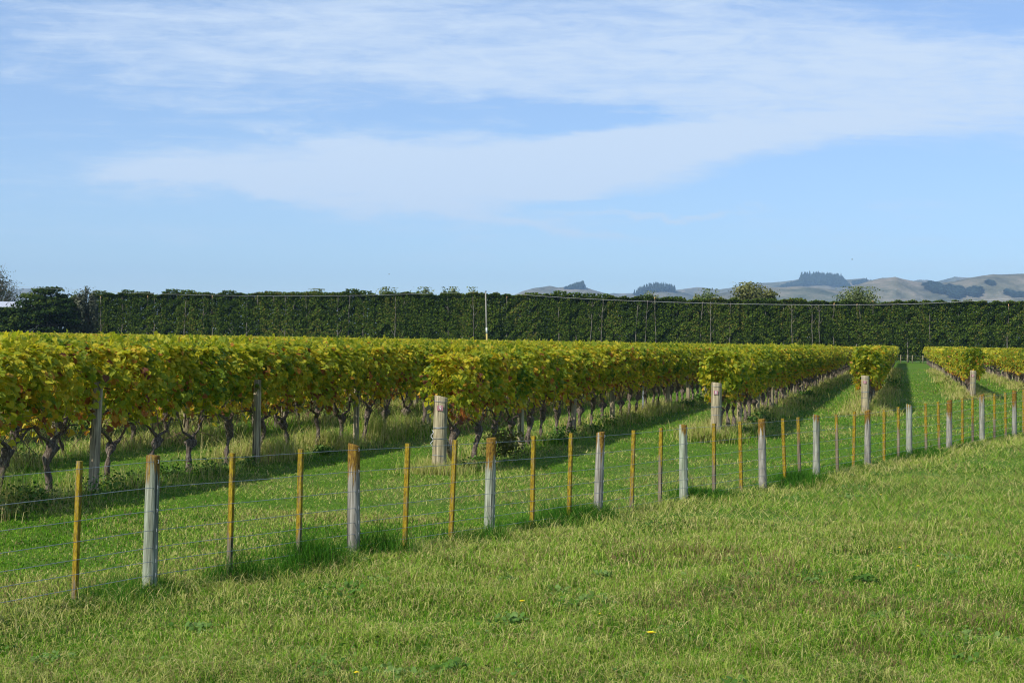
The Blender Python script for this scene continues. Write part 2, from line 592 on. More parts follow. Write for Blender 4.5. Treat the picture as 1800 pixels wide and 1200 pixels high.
M_BROKEN = simple('fresh_split_wood', (0.55, 0.32, 0.14), 0.7, 0, 9, 0.25)
M_PLATE = simple('faded_red_plate', (0.33, 0.15, 0.16), 0.55, 0, 30, 0.25)
M_DIGIT = simple('faded_white_paint', (0.72, 0.66, 0.64), 0.6, 0, 30, 0.1)
M_WHITE = simple('white_weatherboard', (0.46, 0.48, 0.53), 0.6, 0, 3, 0.06)
M_ROOF = simple('pale_roof', (0.44, 0.46, 0.51), 0.5, 0.2, 3, 0.1)
M_GLASS = simple('dark_glass', (0.03, 0.04, 0.05), 0.1, 0, 2, 0.1, spec=0.6)
M_BAND = simple('white_band_paint', (0.62, 0.62, 0.62), 0.5, 0, 10, 0.06)
M_LICHBAND = simple('yellow_lichen_band', (0.42, 0.33, 0.10), 0.9, 0, 12, 0.3)
M_POLE = simple('weathered_pole', (0.26, 0.245, 0.20), 0.85, 0, 4, 0.3, 0.3)
M_INSUL = simple('insulator_black', (0.03, 0.03, 0.03), 0.4, 0, 4, 0.2)
M_PETAL = simple('yellow_petal', (0.90, 0.70, 0.01), 0.6, 0, 30, 0.15)
M_STEM = simple('flower_stem', (0.12, 0.22, 0.05), 0.6, 0, 30, 0.15)
M_BIRD = simple('dark_feather', (0.05, 0.04, 0.035), 0.7, 0, 30, 0.3)
M_STEEL = simple('galvanised_stake', (0.42, 0.44, 0.46), 0.5, 0.3, 12, 0.2)
M_TWIG = simple('bare_twig', (0.16, 0.13, 0.10), 0.85, 0, 6, 0.4)
M_STRING = simple('pale_twine', (0.62, 0.62, 0.64), 0.8, 0, 20, 0.2)


def ground_mat():
    m, nt, out = newmat('meadow_ground')
    g = nt.node('ShaderNodeNewGeometry')
    P = g.outputs['Position']
    n1 = nt.noise(P, 0.22, 5, 0.6)
    n2 = nt.noise(P, 2.6, 6, 0.7)
    n3 = nt.noise(P, 28.0, 5, 0.75)
    green = nt.ramp(n3, [(0.30, (0.022, 0.060, 0.004)), (0.5, (0.075, 0.165, 0.010)), (0.72, (0.17, 0.28, 0.025))])
    dry = nt.ramp(n3, [(0.30, (0.075, 0.075, 0.028)), (0.55, (0.20, 0.21, 0.075)), (0.75, (0.36, 0.33, 0.15))])
    f = nt.ramp(nt.math('ADD', nt.math('MULTIPLY', n1, 0.5), nt.math('MULTIPLY', n2, 0.5)), [(0.48, 0.0), (0.66, 0.6)])
    c = nt.mix(f, green, dry)
    principled(nt, out, c, 0.9, 0.1, nt.math('ADD', n3, nt.math('MULTIPLY', n2, 2.0)), 0.8, 0.05)
    return m


M_GROUND = ground_mat()


def hill_mat():
    m, nt, out = newmat('dry_hill_pasture')
    g = nt.node('ShaderNodeNewGeometry')
    P = g.outputs['Position']
    n1 = nt.noise(P, 0.0016, 5, 0.55)
    n2 = nt.noise(nt.mapping(P, (0.012, 0.006, 0.03)), 1.0, 6, 0.7)
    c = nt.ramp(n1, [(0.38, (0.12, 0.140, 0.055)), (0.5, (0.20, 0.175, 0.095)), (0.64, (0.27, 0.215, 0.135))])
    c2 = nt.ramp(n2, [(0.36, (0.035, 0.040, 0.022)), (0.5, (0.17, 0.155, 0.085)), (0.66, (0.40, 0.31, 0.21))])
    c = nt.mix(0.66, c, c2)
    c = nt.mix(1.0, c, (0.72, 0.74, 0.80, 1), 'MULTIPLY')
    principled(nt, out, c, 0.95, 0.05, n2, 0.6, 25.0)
    return m


M_HILL = hill_mat()

# ------------------------------------------------------------------ ground
ROW_DIR = np.array([0.2654, 1.0])
ROW_DIR = ROW_DIR / np.linalg.norm(ROW_DIR)
ROW_PERP = np.array([ROW_DIR[1], -ROW_DIR[0]])       # to the right of the rows


def ground_sheet():
    # warped grid: fine near the camera, coarse far away, one sheet to the foot of the hills
    u = np.linspace(-1, 1, 241)
    xs = np.sign(u) * (np.abs(u) * 45 + np.abs(u) ** 7 * 14000)
    v = np.linspace(0, 1, 261)
    ys = -60 + v * 190 + v ** 9 * 14000
    X, Y = np.meshgrid(xs, ys)
    Zg = gz(X, Y)
    V = np.stack([X, Y, Zg], -1).reshape(-1, 3)
    nx, ny = len(xs), len(ys)
    i = (np.arange(ny - 1)[:, None] * nx + np.arange(nx - 1)[None, :]).ravel()
    mb = MB()
    mb.add(V, np.stack([i, i + 1, i + 1 + nx, i + nx], 1))
    o = mb.build('ground', M_GROUND, smooth=True)
    tag(o, kind='structure')


ground_sheet()

# ------------------------------------------------------------------ hills (real ridges kilometres away)
HL = lambda px: 582 + 0.0165 * px


def prof(pts, D):
    pts = np.array(pts, float)
    tx = np.array([ray(p[0], p[1]).x / ray(p[0], p[1]).y for p in pts])
    hz = np.array([EYE + D * ray(p[0], p[1]).z / ray(p[0], p[1]).y for p in pts])
    return tx, hz


RIDGES = [
    (5200, 1100, 1400, [(840, 560), (880, 530), (915, 518), (935, 511.5), (950, 509), (967, 505.5), (980, 508), (990, 507), (1003, 504.5), (1018, 504), (1032, 506.5),
                        (1046, 510.5), (1065, 515.5), (1090, 519.5), (1108, 518.5), (1120, 516), (1135, 512), (1150, 509), (1165, 508.5), (1185, 511), (1205, 515), (1225, 521), (1260, 535), (1320, 570)]),
    (6600, 1200, 1500, [(1080, 560), (1150, 525), (1190, 512), (1215, 508.5), (1240, 508), (1262, 510), (1285, 507.5), (1310, 502), (1330, 499), (1350, 497), (1370, 495.5),
                        (1395, 493), (1410, 490), (1440, 489), (1480, 492), (1500, 490.5), (1520, 489), (1535, 494), (1560, 500), (1600, 510), (1680, 560)]),
    (4300, 900, 1500, [(1170, 545), (1230, 522), (1280, 513), (1320, 507), (1350, 504.5), (1375, 505.5), (1400, 504), (1440, 506.5), (1480, 511), (1495, 505), (1510, 499.5), (1530, 493),
                       (1550, 488.5), (1575, 489), (1600, 493), (1630, 497.5), (1655, 497.5), (1680, 495), (1705, 491), (1725, 487.5), (1745, 485), (1775, 483), (1795, 482.5), (1830, 478), (1900, 474), (2100, 480)]),
    (7700, 1000, 1500, [(1560, 530), (1590, 497.5), (1612, 494), (1630, 492), (1645, 495), (1655, 492.5), (1672, 490), (1690, 487.5), (1705, 488), (1722, 489.5), (1760, 492), (1900, 500)]),
    (7500, 1000, 1500, [(1040, 530), (1075, 516), (1100, 515.5), (1150, 515), (1180, 511), (1200, 508.5), (1225, 506.5), (1240, 507.5), (1256, 509.5), (1300, 514), (1380, 540)]),
    (7400, 1000, 1500, [(-200, 500), (-60, 507), (0, 511), (30, 509.5), (60, 507.5), (75, 506), (88, 508), (100, 513), (112, 519), (140, 535), (200, 570)]),
]
RP = [(D, a, b) + prof(p, D) for D, a, b, p in RIDGES]


def hillz(tx, y):
    z = np.zeros(np.broadcast(tx, y).shape) - 3.0
    for D, a, b, px, hz in RP:
        h = np.interp(tx, px, hz, left=0, right=hz[-1] if px[-1] > 0.38 else 0)
        gul = (vn(tx * D, y, 1 / 420.0, 3) - 0.5) * 0.30 + (1 - np.abs(vn(tx * D, y * 0.45, 1 / 170.0, 5) * 2 - 1)) * 0.26 - 0.13 + (1 - np.abs(vn(tx * D, y * 0.5, 1 / 60.0, 15) * 2 - 1)) * 0.08 - 0.04
        d = np.where(y < D, (D - y) / a, (y - D) / b)
        d = np.clip(d, 0, 1)
        bump = 0.5 + 0.5 * np.cos(np.pi * d)
        side = np.sin(np.pi * d)
        z = np.maximum(z, h * (bump * (1 + gul * side * 0.7)) - 3.0 * d)
    return z


def hills():
    tx = np.linspace(-0.45, 0.50, 760)
    y = np.concatenate([np.linspace(3200, 7600, 190), np.linspace(7640, 9300, 40)])
    T, Y = np.meshgrid(tx, y)
    Z = hillz(T, Y)
    V = np.stack([T * Y, Y, Z], -1).reshape(-1, 3)
    nx, ny = len(tx), len(y)
    i = (np.arange(ny - 1)[:, None] * nx + np.arange(nx - 1)[None, :]).ravel()
    mb = MB()
    mb.add(V, np.stack([i, i + 1, i + 1 + nx, i + nx], 1))
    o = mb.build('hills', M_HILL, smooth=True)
    tag(o, kind='structure')


hills()


def hill_hit(px, py, lo=3300, hi=9500):
    d = ray(px, py)
    ys = np.linspace(lo, hi, 700)
    tx = d.x / d.y
    zz = EYE + ys * d.z / d.y
    hh = hillz(np.full_like(ys, tx), ys)
    k = np.where(hh >= zz)[0]
    if len(k) == 0:
        return None
    return tx * ys[k[0]], ys[k[0]], hh[k[0]]


def far_tree(mb, x, y, z, h, w, pointed=True):
    """small distant tree of jagged tiers of foliage round a stem"""
    k = 7
    tiers = 5 if pointed else 4
    mb.tube([(x, y, z - 2), (x, y, z + h * 0.7)], [w * 0.06, w * 0.03], 4, 0.2)
    for t in range(tiers):
        f = t / (tiers - 1)
        if pointed:
            r = w * (1.0 - 0.75 * f) * (0.85 + 0.3 * RNG.random())
            zz = z + h * (0.18 + 0.66 * f)
        else:
            r = w * (0.75 + 0.45 * math.sin(math.pi * (0.25 + 0.6 * f)))
            zz = z + h * (0.2 + 0.55 * f)
        ang = np.arange(k) / k * 2 * np.pi + RNG.random() * 6
        rr = r * (0.65 + 0.6 * RNG.random(k))
        ring = np.stack([x + np.cos(ang) * rr, y + np.sin(ang) * rr, np.full(k, zz) + RNG.normal(size=k) * h * 0.03], 1)
        top = np.array([[x, y, zz + h * (0.26 if pointed else 0.22)], [x, y, zz - h * 0.1]])
        i = np.arange(k)
        j = (i + 1) % k
        mb.add(np.concatenate([ring, top]), [np.stack([i, j, np.full(k, k)], 1), np.stack([j, i, np.full(k, k + 1)], 1)], RNG.random() * 1.0)


def wood_patch(name, label, poly, n, h, w, pointed=True, lo=3300, hi=9500, hf=None):
    """a wood on a hillside: trees scattered over a patch outlined in photo pixels and dropped on the terrain"""
    mb = MB()
    poly = np.array(poly, float)
    x0, y0 = poly.min(0)
    x1, y1 = poly.max(0)
    c = 0
    tries = 0
    xl, xr = x0, x1
    while c < n and tries < n * 30:
        tries += 1
        px, py = x0 + RNG.random() * (x1 - x0), y0 + RNG.random() * (y1 - y0)
        ins = False
        j = len(poly) - 1
        for i in range(len(poly)):
            if (poly[i][1] > py) != (poly[j][1] > py) and px < (poly[j][0] - poly[i][0]) * (py - poly[i][1]) / (poly[j][1] - poly[i][1]) + poly[i][0]:
                ins = not ins
            j = i
        if not ins:
            continue
        hit = hill_hit(px, py, lo, hi)
        if hit is None:
            continue
        far_tree(mb, hit[0], hit[1], hit[2], (h * (0.75 + 0.5 * RNG.random()) if hf is None else hf((px - xl) / (xr - xl)) * (0.93 + 0.12 * RNG.random())), w, pointed)
        c += 1
    o = mb.build(name, M_PINE)
    tag(o, label, 'wood', kind='stuff')


wood_patch('pine_wood', 'small dark pine wood leaning up the left grey hill crest', [(992, 506.5), (1012, 504.8), (1026, 505.3), (1026, 509), (1010, 508), (995, 509)], 90, 20, 9, True, 4300, 6000, lambda f: 6 + 18 * f)
wood_patch('pine_wood', 'row of dark pines standing along the rounded middle hill crest', [(1113, 519), (1135, 513), (1150, 510), (1170, 509.3), (1187, 511.5), (1187, 515), (1160, 513), (1140, 516), (1118, 522)], 110, 22, 7, True, 4300, 6000, lambda f: 14 + 14 * math.sin(math.pi * min(1, f * 0.75 + 0.12)))
wood_patch('pine_wood', 'large dark plantation wood draped over the highest saddle of hills', [(1407, 491), (1440, 490), (1478, 493), (1486, 499), (1497, 506), (1478, 505), (1450, 502), (1420, 503), (1370, 505), (1385, 500), (1408, 497)], 420, 24, 10, True, 5200, 8200, lambda f: float(np.interp(f, [0, .25, .31, .85, 1], [10, 14, 33, 30, 14])))
wood_patch('pine_wood', 'line of dark trees below the flat hill top right of the plantation', [(1497, 498), (1520, 496), (1534, 496), (1520, 499), (1500, 502)], 50, 16, 9, True, 5200, 8200)
wood_patch('native_bush', 'broad dark patch of bush filling the gully on the right hill', [(1622, 500), (1640, 500), (1660, 505), (1690, 508), (1696, 520), (1685, 527), (1660, 520), (1640, 514), (1624, 507)], 150, 13, 9, False, 3400, 5400)
wood_patch('native_bush', 'small dark patch of bush right of the gully', [(1697, 512), (1708, 509), (1725, 511), (1724, 518), (1712, 523), (1700, 519)], 45, 12, 8, False, 3400, 5400)
wood_patch('native_bush', 'low dark bush on the hill foot at the right edge of the photo', [(1766, 513), (1780, 517), (1805, 519), (1812, 525), (1785, 524), (1768, 519)], 60, 11, 8, False, 3400, 5400)
wood_patch('native_bush', 'tiny pair of dark trees high on the right hillside', [(1731, 496), (1736, 497), (1748, 501), (1745, 504), (1738, 500)], 12, 12, 7, False, 3400, 5400)

# ------------------------------------------------------------------ wire fence
FENCE = [('b', 140, 810, 131, 1062, .95), ('P', 269, 800, 263, 1026, .14, .8), ('b', 409, 796, 403, 1002, .62), ('b', 529, 789, 524, 992, .72), ('P', 622, 781, 621, 986, .30, .05),
         ('b', 717, 779, 711, 970, 1.2), ('b', 800, 773, 792, 950, 1.15), ('P', 864, 769, 860, 933, .27, .75), ('b', 938, 766, 935, 924, 1.15), ('b', 1004, 761, 1000, 907, 1.2),
         ('P', 1056, 759, 1051, 908, .22, .1), ('b', 1114, 756, 1110, 890, .9), ('b', 1162, 752, 1160, 880, .5), ('P', 1201, 746, 1202, 864, .14, .95), ('b', 1255, 744, 1255, 860, .6),
         ('b', 1301, 741, 1303, 853, .95), ('P', 1339, 736, 1341, 846, .26, .0), ('b', 1375, 735, 1380, 853, 1.2), ('b', 1403, 733, 1406, 840, .42), ('P', 1435, 729, 1435, 834, .10, .6),
         ('b', 1470, 728, 1472, 830, .35), ('b', 1502, 723, 1500, 825, .95), ('P', 1525, 721, 1525, 813, .32, .1), ('b', 1554, 720, 1554, 818, 1.1), ('b', 1579, 715, 1579, 812, .45),
         ('P', 1598, 711, 1598, 811, .10, .7), ('b', 1627, 709, 1628, 800, .7), ('b', 1649, 706, 1651, 793, .75), ('P', 1669, 703, 1668, 788, .36, .1), ('b', 1691.5, 700, 1692, 786, 1.1),
         ('b', 1709.5, 698, 1710, 777, .55), ('P', 1726, 693, 1726, 781, .14, .3), ('b', 1748, 692, 1748, 773, .5), ('b', 1767, 690, 1768, 771, .8), ('P', 1783, 686, 1783, 767, .34, .2), ('b', 1799, 684, 1799, 765, .9)]
WIRE_H = [1.02, .80, .60, .43, .285, .165, .045]
FROT = math.atan2(FN[1], FN[0])
fence = thing('wire_fence', 'long post and batten wire fence with yellow lichen crossing the grass', 'fence', (FP0[0], FP0[1], 0))
FTOP = []                                      # (param along fence, top height)
POST_T = []


def fence_param(px, py):
    d = ray(px, py)
    tx = d.x / d.y
    # P0 + t FD lies on x = tx*y
    return (FP0[0] - tx * FP0[1]) / (tx * FD[1] - FD[0])


entries = []
for e in FENCE:
    t = fence_param((e[1] + e[3]) / 2, (e[2] + e[4]) / 2)
    p = FP0 + FD * t
    top = at(e[1], e[2], p[1]).z
    entries.append((e[0], t, top, e[5], e[6] if len(e) > 6 else 0, e))
for k_, (kind, t) in enumerate([('b', -0.76), ('P', -1.1), ('b', -1.44), ('b', -1.77), ('P', -2.1), ('b', 11.68), ('P', 12.0), ('b', 12.35), ('b', 12.7), ('P', 13.0)]):
    p = FP0 + FD * t
    entries.append((kind, t, 1.07, 0.6, 0.3, None))
entries.sort(key=lambda q: q[1])


def round_post_mesh(name, r, h, seed, mat, sides=18, buried=0.25):
    rs = random.Random(seed)
    mb = MB()
    prof_ = [(-buried, 1.03), (0.0, 1.03), (h * 0.3, 1.0), (h * 0.7, 0.965), (h - 0.012, 0.95), (h, 0.88)]
    ang = np.linspace(0, 2 * np.pi, sides, endpoint=False)
    wob = 1 + 0.03 * np.sin(ang * 2 + rs.random() * 6) + 0.02 * np.sin(ang * 5 + rs.random() * 6)
    vs = []
    tl = rs.uniform(-0.02, 0.02)
    for z, k in prof_:
        rr = r * k * wob
        zz = np.full(sides, z)
        if z >= h - 0.02:
            zz = zz + np.cos(ang) * tl
        vs.append(np.stack([np.cos(ang) * rr, np.sin(ang) * rr, zz], 1))
    n = len(prof_)
    V = np.concatenate(vs + [np.array([[0, 0, h + 0.004]])])
    i = np.arange(sides)
    j = (i + 1) % sides
    q = np.concatenate([np.stack([a * sides + i, a * sides + j, (a + 1) * sides + j, (a + 1) * sides + i], 1) for a in range(n - 1)])
    capf = np.stack([(n - 1) * sides + i, (n - 1) * sides + j, np.full(sides, n * sides)], 1)
    mb.add(V, [q, capf])
    return mb.mesh(name, mat, True)


LAB_P = {269: 'pale green-grey round post, rusty brown only at its cap', 622: 'grey round post whose upper quarter is orange-brown', 864: 'green-grey round post with brown streaks down its front',
         1056: 'slightly leaning bleached grey round post with brown shoulder'}
for idx, (kind, t, top, lich, green, e) in enumerate(entries):
    p = FP0 + FD * t
    gzv = g1(p[0], p[1])
    h = top - gzv
    if kind == 'P':
        r = (0.064 if t < 3 else 0.060) * (0.95 + 0.1 * random.random())
        me = round_post_mesh('post', r, h, idx, M_POST)
        o = link('post', me, fence, (p[0] - FP0[0], p[1] - FP0[1], gzv))
        POST_T.append((t, gzv, r, o))
    else:
        mb = MB()
        hh = h
        mb.box((0, 0, hh / 2 - 0.1), (0.034, 0.052, hh + 0.2), 0, bevel=0.003)
        o = mb.build('batten', M_BATTEN, fence, (p[0] - FP0[0], p[1] - FP0[1], gzv))
        o.rotation_euler = (0, 0, FROT + random.uniform(-0.08, 0.08))
    o.color = (lich, green, random.random(), 1)
    if e and kind == 'P' and e[1] in LAB_P:
        o['label'] = LAB_P[e[1]]
    if e:      # small lean as in the photograph
        tp, bp = at(e[1], e[2], p[1]), at(e[3], e[4], p[1])
        lean = (tp.x - bp.x) / max(0.3, tp.z - bp.z)
        o.rotation_euler[1 if kind == 'P' else 1] = 0
        rot = Matrix.Rotation(max(-0.05, min(0.05, lean)), 3, 'Y') @ o.rotation_euler.to_matrix()
        o.rotation_euler = rot.to_euler()
        dx = at((e[1] + e[3]) / 2, (e[2] + e[4]) / 2, p[1]).x - p[0]
        o.location.x += -lean * h * 0.5 + dx
    FTOP.append((t, top))
tops = [(t, tp) for k, t, tp, *_ in entries if k == 'P']
for wi, wh in enumerate(WIRE_H):
    pts = []
    ts = np.arange(-2.4, 13.3, 0.125)
    for t in ts:
        p = FP0 + FD * t
        off = np.array([FN[1], -FN[0]]) * 0.034       # camera side of the battens
        base = np.interp(t, [a for a, b in tops], [b for a, b in tops]) - 1.07
        sag = -0.006 * math.sin(math.pi * (t % 1.0)) + random.uniform(-0.002, 0.002)
        # wires pass round the outside of posts
        dp = min(abs(t - a) for a, b, r, _o in POST_T)
        extra = 0.028 * max(0, 1 - dp / 0.13)
        off = off + np.array([FN[1], -FN[0]]) * extra
        pts.append((p[0] + off[0] - FP0[0], p[1] + off[1] - FP0[1], base + wh + sag))
    mb = MB()
    mb.tube(pts, 0.0027 if wi else 0.0022, 5)
    mb.build('wire', M_WIRE, fence, smooth=True)
for t, gzv, r, po in POST_T:       # staples holding the wires, on the posts near enough to show them
    if t < -0.5 or t > 4.5:
        continue
    p = FP0 + FD * t
    base = np.interp(t, [a for a, b in tops], [b for a, b in tops]) - 1.07
    for wh in WIRE_H:
        mb = MB()
        z = base + wh - gzv
        q = np.array([FN[1], -FN[0]])
        mb.tube([(*(q * (r - .008)), z - 0.014), (*(q * (r + .004)), z - 0.012), (*(q * (r + .005)), z + 0.012), (*(q * (r - .008)), z + 0.014)], 0.0028, 5)
        mb.build('staple', M_STEEL, po)

# ------------------------------------------------------------------ vineyard rows
OFF = {-1: -11.32, 0: -7.77, 1: -4.28, 2: -1.19, 3: 2.84, 4: 6.35, 5: 9.85, 6: 13.35}
for k in range(2, 33):
    OFF[-k] = -11.32 - (k - 1) * 3.35
START = {-1: 15.4, 0: 24.8, 1: 33.8, 2: 46.3, 3: 60.9, 4: 72.0, 5: 84.0, 6: 96.0}
for k in range(2, 33):
    START[-k] = 15.4 - (k - 1) * 4.0
TOPH = {-1: 1.93, 0: 1.95, 1: 1.97, 2: 2.06, 3: 2.07, 4: 2.05, 5: 2.05, 6: 2.05}
END_Y = 186.0
ROT = -math.atan2(ROW_DIR[0], ROW_DIR[1])             # local +Y runs along the row


def rowpt(k, y):
    return np.array([OFF[k] + 0.2654 * y, y])


def foliage_points(n, top, seed, L=1.30):
    """leaf centres, normals, tints for one vine canopy: local y along the row, x across"""
    rs = np.random.default_rng(seed)
    y = (rs.random(n) - 0.5) * (L + 0.25)
    # irregular skirt
    ph = rs.random(4) * 6
    bot = 1.12 + 0.12 * np.sin(y * 2 * np.pi / 1.3 + ph[0]) + 0.10 * np.sin(y * 9.3 + ph[1]) - 0.26 * rs.random(n) ** 4
    tp = top + 0.04 * np.sin(y * 5 + ph[2]) + 0.03 * np.sin(y * 11 + ph[3])
    u = rs.random(n)
    z = bot + (tp - bot) * u ** 0.92
    f = (z - bot) / (tp - bot)
    gap = (np.sin(y * 8.3 + ph[3]) * np.sin(z * 6.1 + ph[0]) > 0.62) & (f < 0.75)
    y = np.where(gap, y + 0.16, y)
    half = np.interp(f, [0, 0.12, 0.3, 0.7, 1.0], [0.15, 0.27, 0.34, 0.33, 0.22]) + 0.05 * np.sin(y * 6 + ph[1] + z * 4)
    side = np.where(rs.random(n) < 0.5, -1, 1)
    shell = 1 - rs.random(n) ** 2.2 * 0.75
    x = side * half * shell
    # clumps of shoots that stand out from the wall: their tops catch the light, their undersides stay shaded
    w1 = 2 * np.pi / 0.65
    q1 = y * w1 + ph[2] + side * 1.3
    q2 = z * 8.2 + ph[3] + np.sin(q1) * 0.8
    clump = np.sin(q1) * np.sin(q2)
    bulge = 0.13 * clump + 0.06 * np.sin(y * 2 * w1 - z * 11 + ph[3])
    x = x + side * bulge
    grad = -np.sin(q1) * np.cos(q2)
    N = np.stack([side * 0.62 + rs.normal(size=n) * 0.38, rs.normal(size=n) * 0.7, 0.42 + 0.55 * grad + 0.8 * f ** 3 + rs.normal(size=n) * 0.40], 1)
    topm = rs.random(n) < 0.13
    x = np.where(topm, (rs.random(n) - 0.5) * 2 * half * 0.9, x)
    z = np.where(topm, tp - rs.random(n) * 0.06, z)
    N[topm] = np.stack([rs.normal(size=topm.sum()) * 0.5, rs.normal(size=topm.sum()) * 0.5, np.ones(topm.sum())], 1)
    # colour: greens and yellow-greens, gold and red towards the fruit zone
    t = 0.15 + 0.44 * rs.random(n) + 0.10 * np.sin(y * 2.3 + z * 3 + ph[0])
    low = np.clip(0.40 - f, 0, 1) * 1.3
    hot = rs.random(n) < (0.06 + 0.50 * low + 0.45 * (np.sin(q1 * 0.5 + ph[1] * 3) * np.sin(z * 4.1 + ph[0] * 2) > 0.72))
    t = np.where(hot, 0.66 + 0.34 * rs.random(n) ** (1.5 - 0.6 * np.clip(low * 2, 0, 1)), t)
    return np.stack([x, y, z], 1), N, t


def hang_shoots(mb, n, rs, L=1.30, cane=True):
    """loose shoots that hang below and stand above the trimmed canopy"""
    P, N, T = [], [], []
    for _ in range(n):
        y0 = (rs.random() - 0.5) * L
        sd_ = rs.choice([-1, 1])
        up = rs.random() < 0.38
        z0 = 1.9 if up else 1.06
        ln = rs.uniform(0.1, 0.26) if up else rs.uniform(0.1, 0.34)
        for q in np.linspace(0, 1, 5 if up else 8):
            P.append((sd_ * (0.12 + 0.18 * (0 if up else 1) * (0.5 + q * 0.5)) + rs.normal() * 0.03, y0 + rs.normal() * 0.04, z0 + ln * q * (1 if up else -1)))
            N.append((sd_ * 0.8 + rs.normal() * 0.4, rs.normal() * 0.6, 0.3))
            T.append(rs.uniform(0.25, 0.6) if up else rs.choice([rs.uniform(0.3, 0.65), rs.uniform(0.7, 0.95)]))
    return np.array(P), np.array(N), np.array(T)


def vine_foliage(n, size, top, seed, tmpl=VINE_LEAF, faces=VINE_F, L=1.30, shoots=13):
    mb = MB()
    rs = np.random.default_rng(seed + 99)
    P, N, T = foliage_points(n, top, seed, L)
    if shoots:
        P2, N2, T2 = hang_shoots(mb, shoots, rs, L)
        P, N, T = np.concatenate([P, P2]), np.concatenate([N, N2]), np.concatenate([T, T2])
    sz = size * (0.6 + 0.65 * rs.random(len(P)))
    add_leaves(mb, P, N, sz, T, tmpl, faces, 0.28, droop=(0.6, 0.7))
    return mb


def vine_wood(seed, simple_=False):
    """gnarled trunk with knobbly head, two arms along the wire and thin canes"""
    rs = np.random.default_rng(seed)
    mb = MB()
    hh = rs.uniform(0.52, 0.74)
    n = 9
    zz = np.linspace(-0.05, hh, n)
    lean = rs.normal() * 0.13
    sw = rs.uniform(0.02, 0.075)
    ph = rs.random(2) * 6
    x = sw * np.sin(zz * 9 + ph[0]) * zz
    y = lean * zz / hh + sw * 1.6 * np.sin(zz * 7 + ph[1])
    y = y - y[0]
    pts = np.stack([x, y, zz], 1)
    r = np.interp(zz / hh, [0, 0.15, 0.6, 0.85, 1.0], [0.060, 0.042, 0.038, 0.056, 0.070]) * rs.uniform(0.85, 1.25)
    mb.tube(pts, r * (1 + 0.22 * rs.normal(size=n)), 8, 0.5, 0, True, 0.5)
    head = pts[-1]
    for s in (-1, 1):
        up = rs.uniform(0.10, 0.22)
        a = np.array([head, head + (rs.normal() * 0.03, s * 0.10, up * 0.4), head + (rs.normal() * 0.03, s * 0.26, up * 0.9),
                      (0.0, head[1] + s * 0.42, 0.88 + rs.normal() * 0.03), (0.0, s * 0.68, 0.89)])
        mb.tube(a, [0.036, 0.026, 0.019, 0.015, 0.011], 6, 0.5, 0, True, 0.3)
        if simple_:
            continue
        for _ in range(5):                                   # canes rising into the leaves and dead spurs
            b0 = a[1] * (1 - (q := rs.random())) + a[3] * q
            tip = b0 + (rs.normal() * 0.12, rs.normal() * 0.14, rs.uniform(0.2, 0.5))
            midp = (b0 + tip) / 2 + rs.normal(size=3) * 0.035
            mb.tube([b0, midp, tip], [0.007, 0.005, 0.004], 4, 0.5, 1)
        for _ in range(5):
            b0 = a[2] + (0, rs.normal() * 0.1, 0.0)
            tip = b0 + (rs.normal() * 0.12, rs.normal() * 0.12, -rs.uniform(0.08, 0.25))
            mb.tube([b0, (b0 + tip) / 2 + rs.normal(size=3) * 0.03, tip], [0.006, 0.005, 0.003], 4, 0.5, 1)
    if not simple_:
        for _ in range(26):
            y0 = rs.uniform(-0.65, 0.65)
            z0 = rs.uniform(0.84, 1.05)
            b0 = np.array([rs.normal() * 0.05, y0, z0])
            e = b0 + (rs.normal() * 0.13, rs.normal() * 0.16, rs.uniform(-0.34, 0.12))
            mb.tube([b0, (b0 + e) / 2 + rs.normal(size=3) * 0.04, e], [0.0055, 0.0045, 0.003], 4, 0.5, 1)
    return mb


NV = 10
FOL_NEAR = [vine_foliage(1330, 0.089, 1.95, 100 + i).mesh('leaf_canopy', M_VINE) for i in range(NV)]
FOL_TALL = [vine_foliage(1250, 0.094, 2.06, 200 + i).mesh('leaf_canopy', M_VINE) for i in range(5)]
WOOD_NEAR = [vine_wood(300 + i).mesh('trunk', [M_BARK, M_CANE], True) for i in range(NV)]

ROWNAME = {-1: 'the row nearest the wire fence', -2: 'the second row behind the fence', -3: 'the third row behind the fence', -4: 'the fourth row behind the fence',
           0: 'the row ending at the stout strutted post', 1: 'the row ending at the tall pale post', 2: 'the row left of the mown alley',
           3: 'the row right of the mown alley', 4: 'the row just inside the right frame edge', 5: 'the next-to-last row at the right', 6: 'the very last row at the right'}
VS = 1.30
vines = []
for k in OFF:
    y0 = START[k] + {0: 0.75, 1: 0.95, 2: 1.0, 3: 0.9}.get(k, 0.55)
    dy_ = VS * ROW_DIR[1]
    i = 0
    rr = random.Random(k + 50)
    while y0 + dy_ * i < END_Y:
        y = y0 + dy_ * i + rr.uniform(-0.12, 0.12)
        p = rowpt(k, y)
        i += 1
        tx = p[0] / y
        if tx < -0.40 or tx > 0.41:       # wholly outside the frame, with a margin for other viewpoints
            continue
        pen = {-2: 14, -3: 30, -4: 48, 4: 0, 5: 10, 6: 20}.get(k, 0) if k > -5 else 400
        inview = abs(tx) < 0.36
        vines.append((y + pen + (0 if inview else 60), k, y, p, rr.random()))
vines.sort(key=lambda q: q[0])
NEAR_N = 296
near, far = vines[:NEAR_N], vines[NEAR_N:]
near.sort(key=lambda q: (q[1], q[2]))
cnt = {}
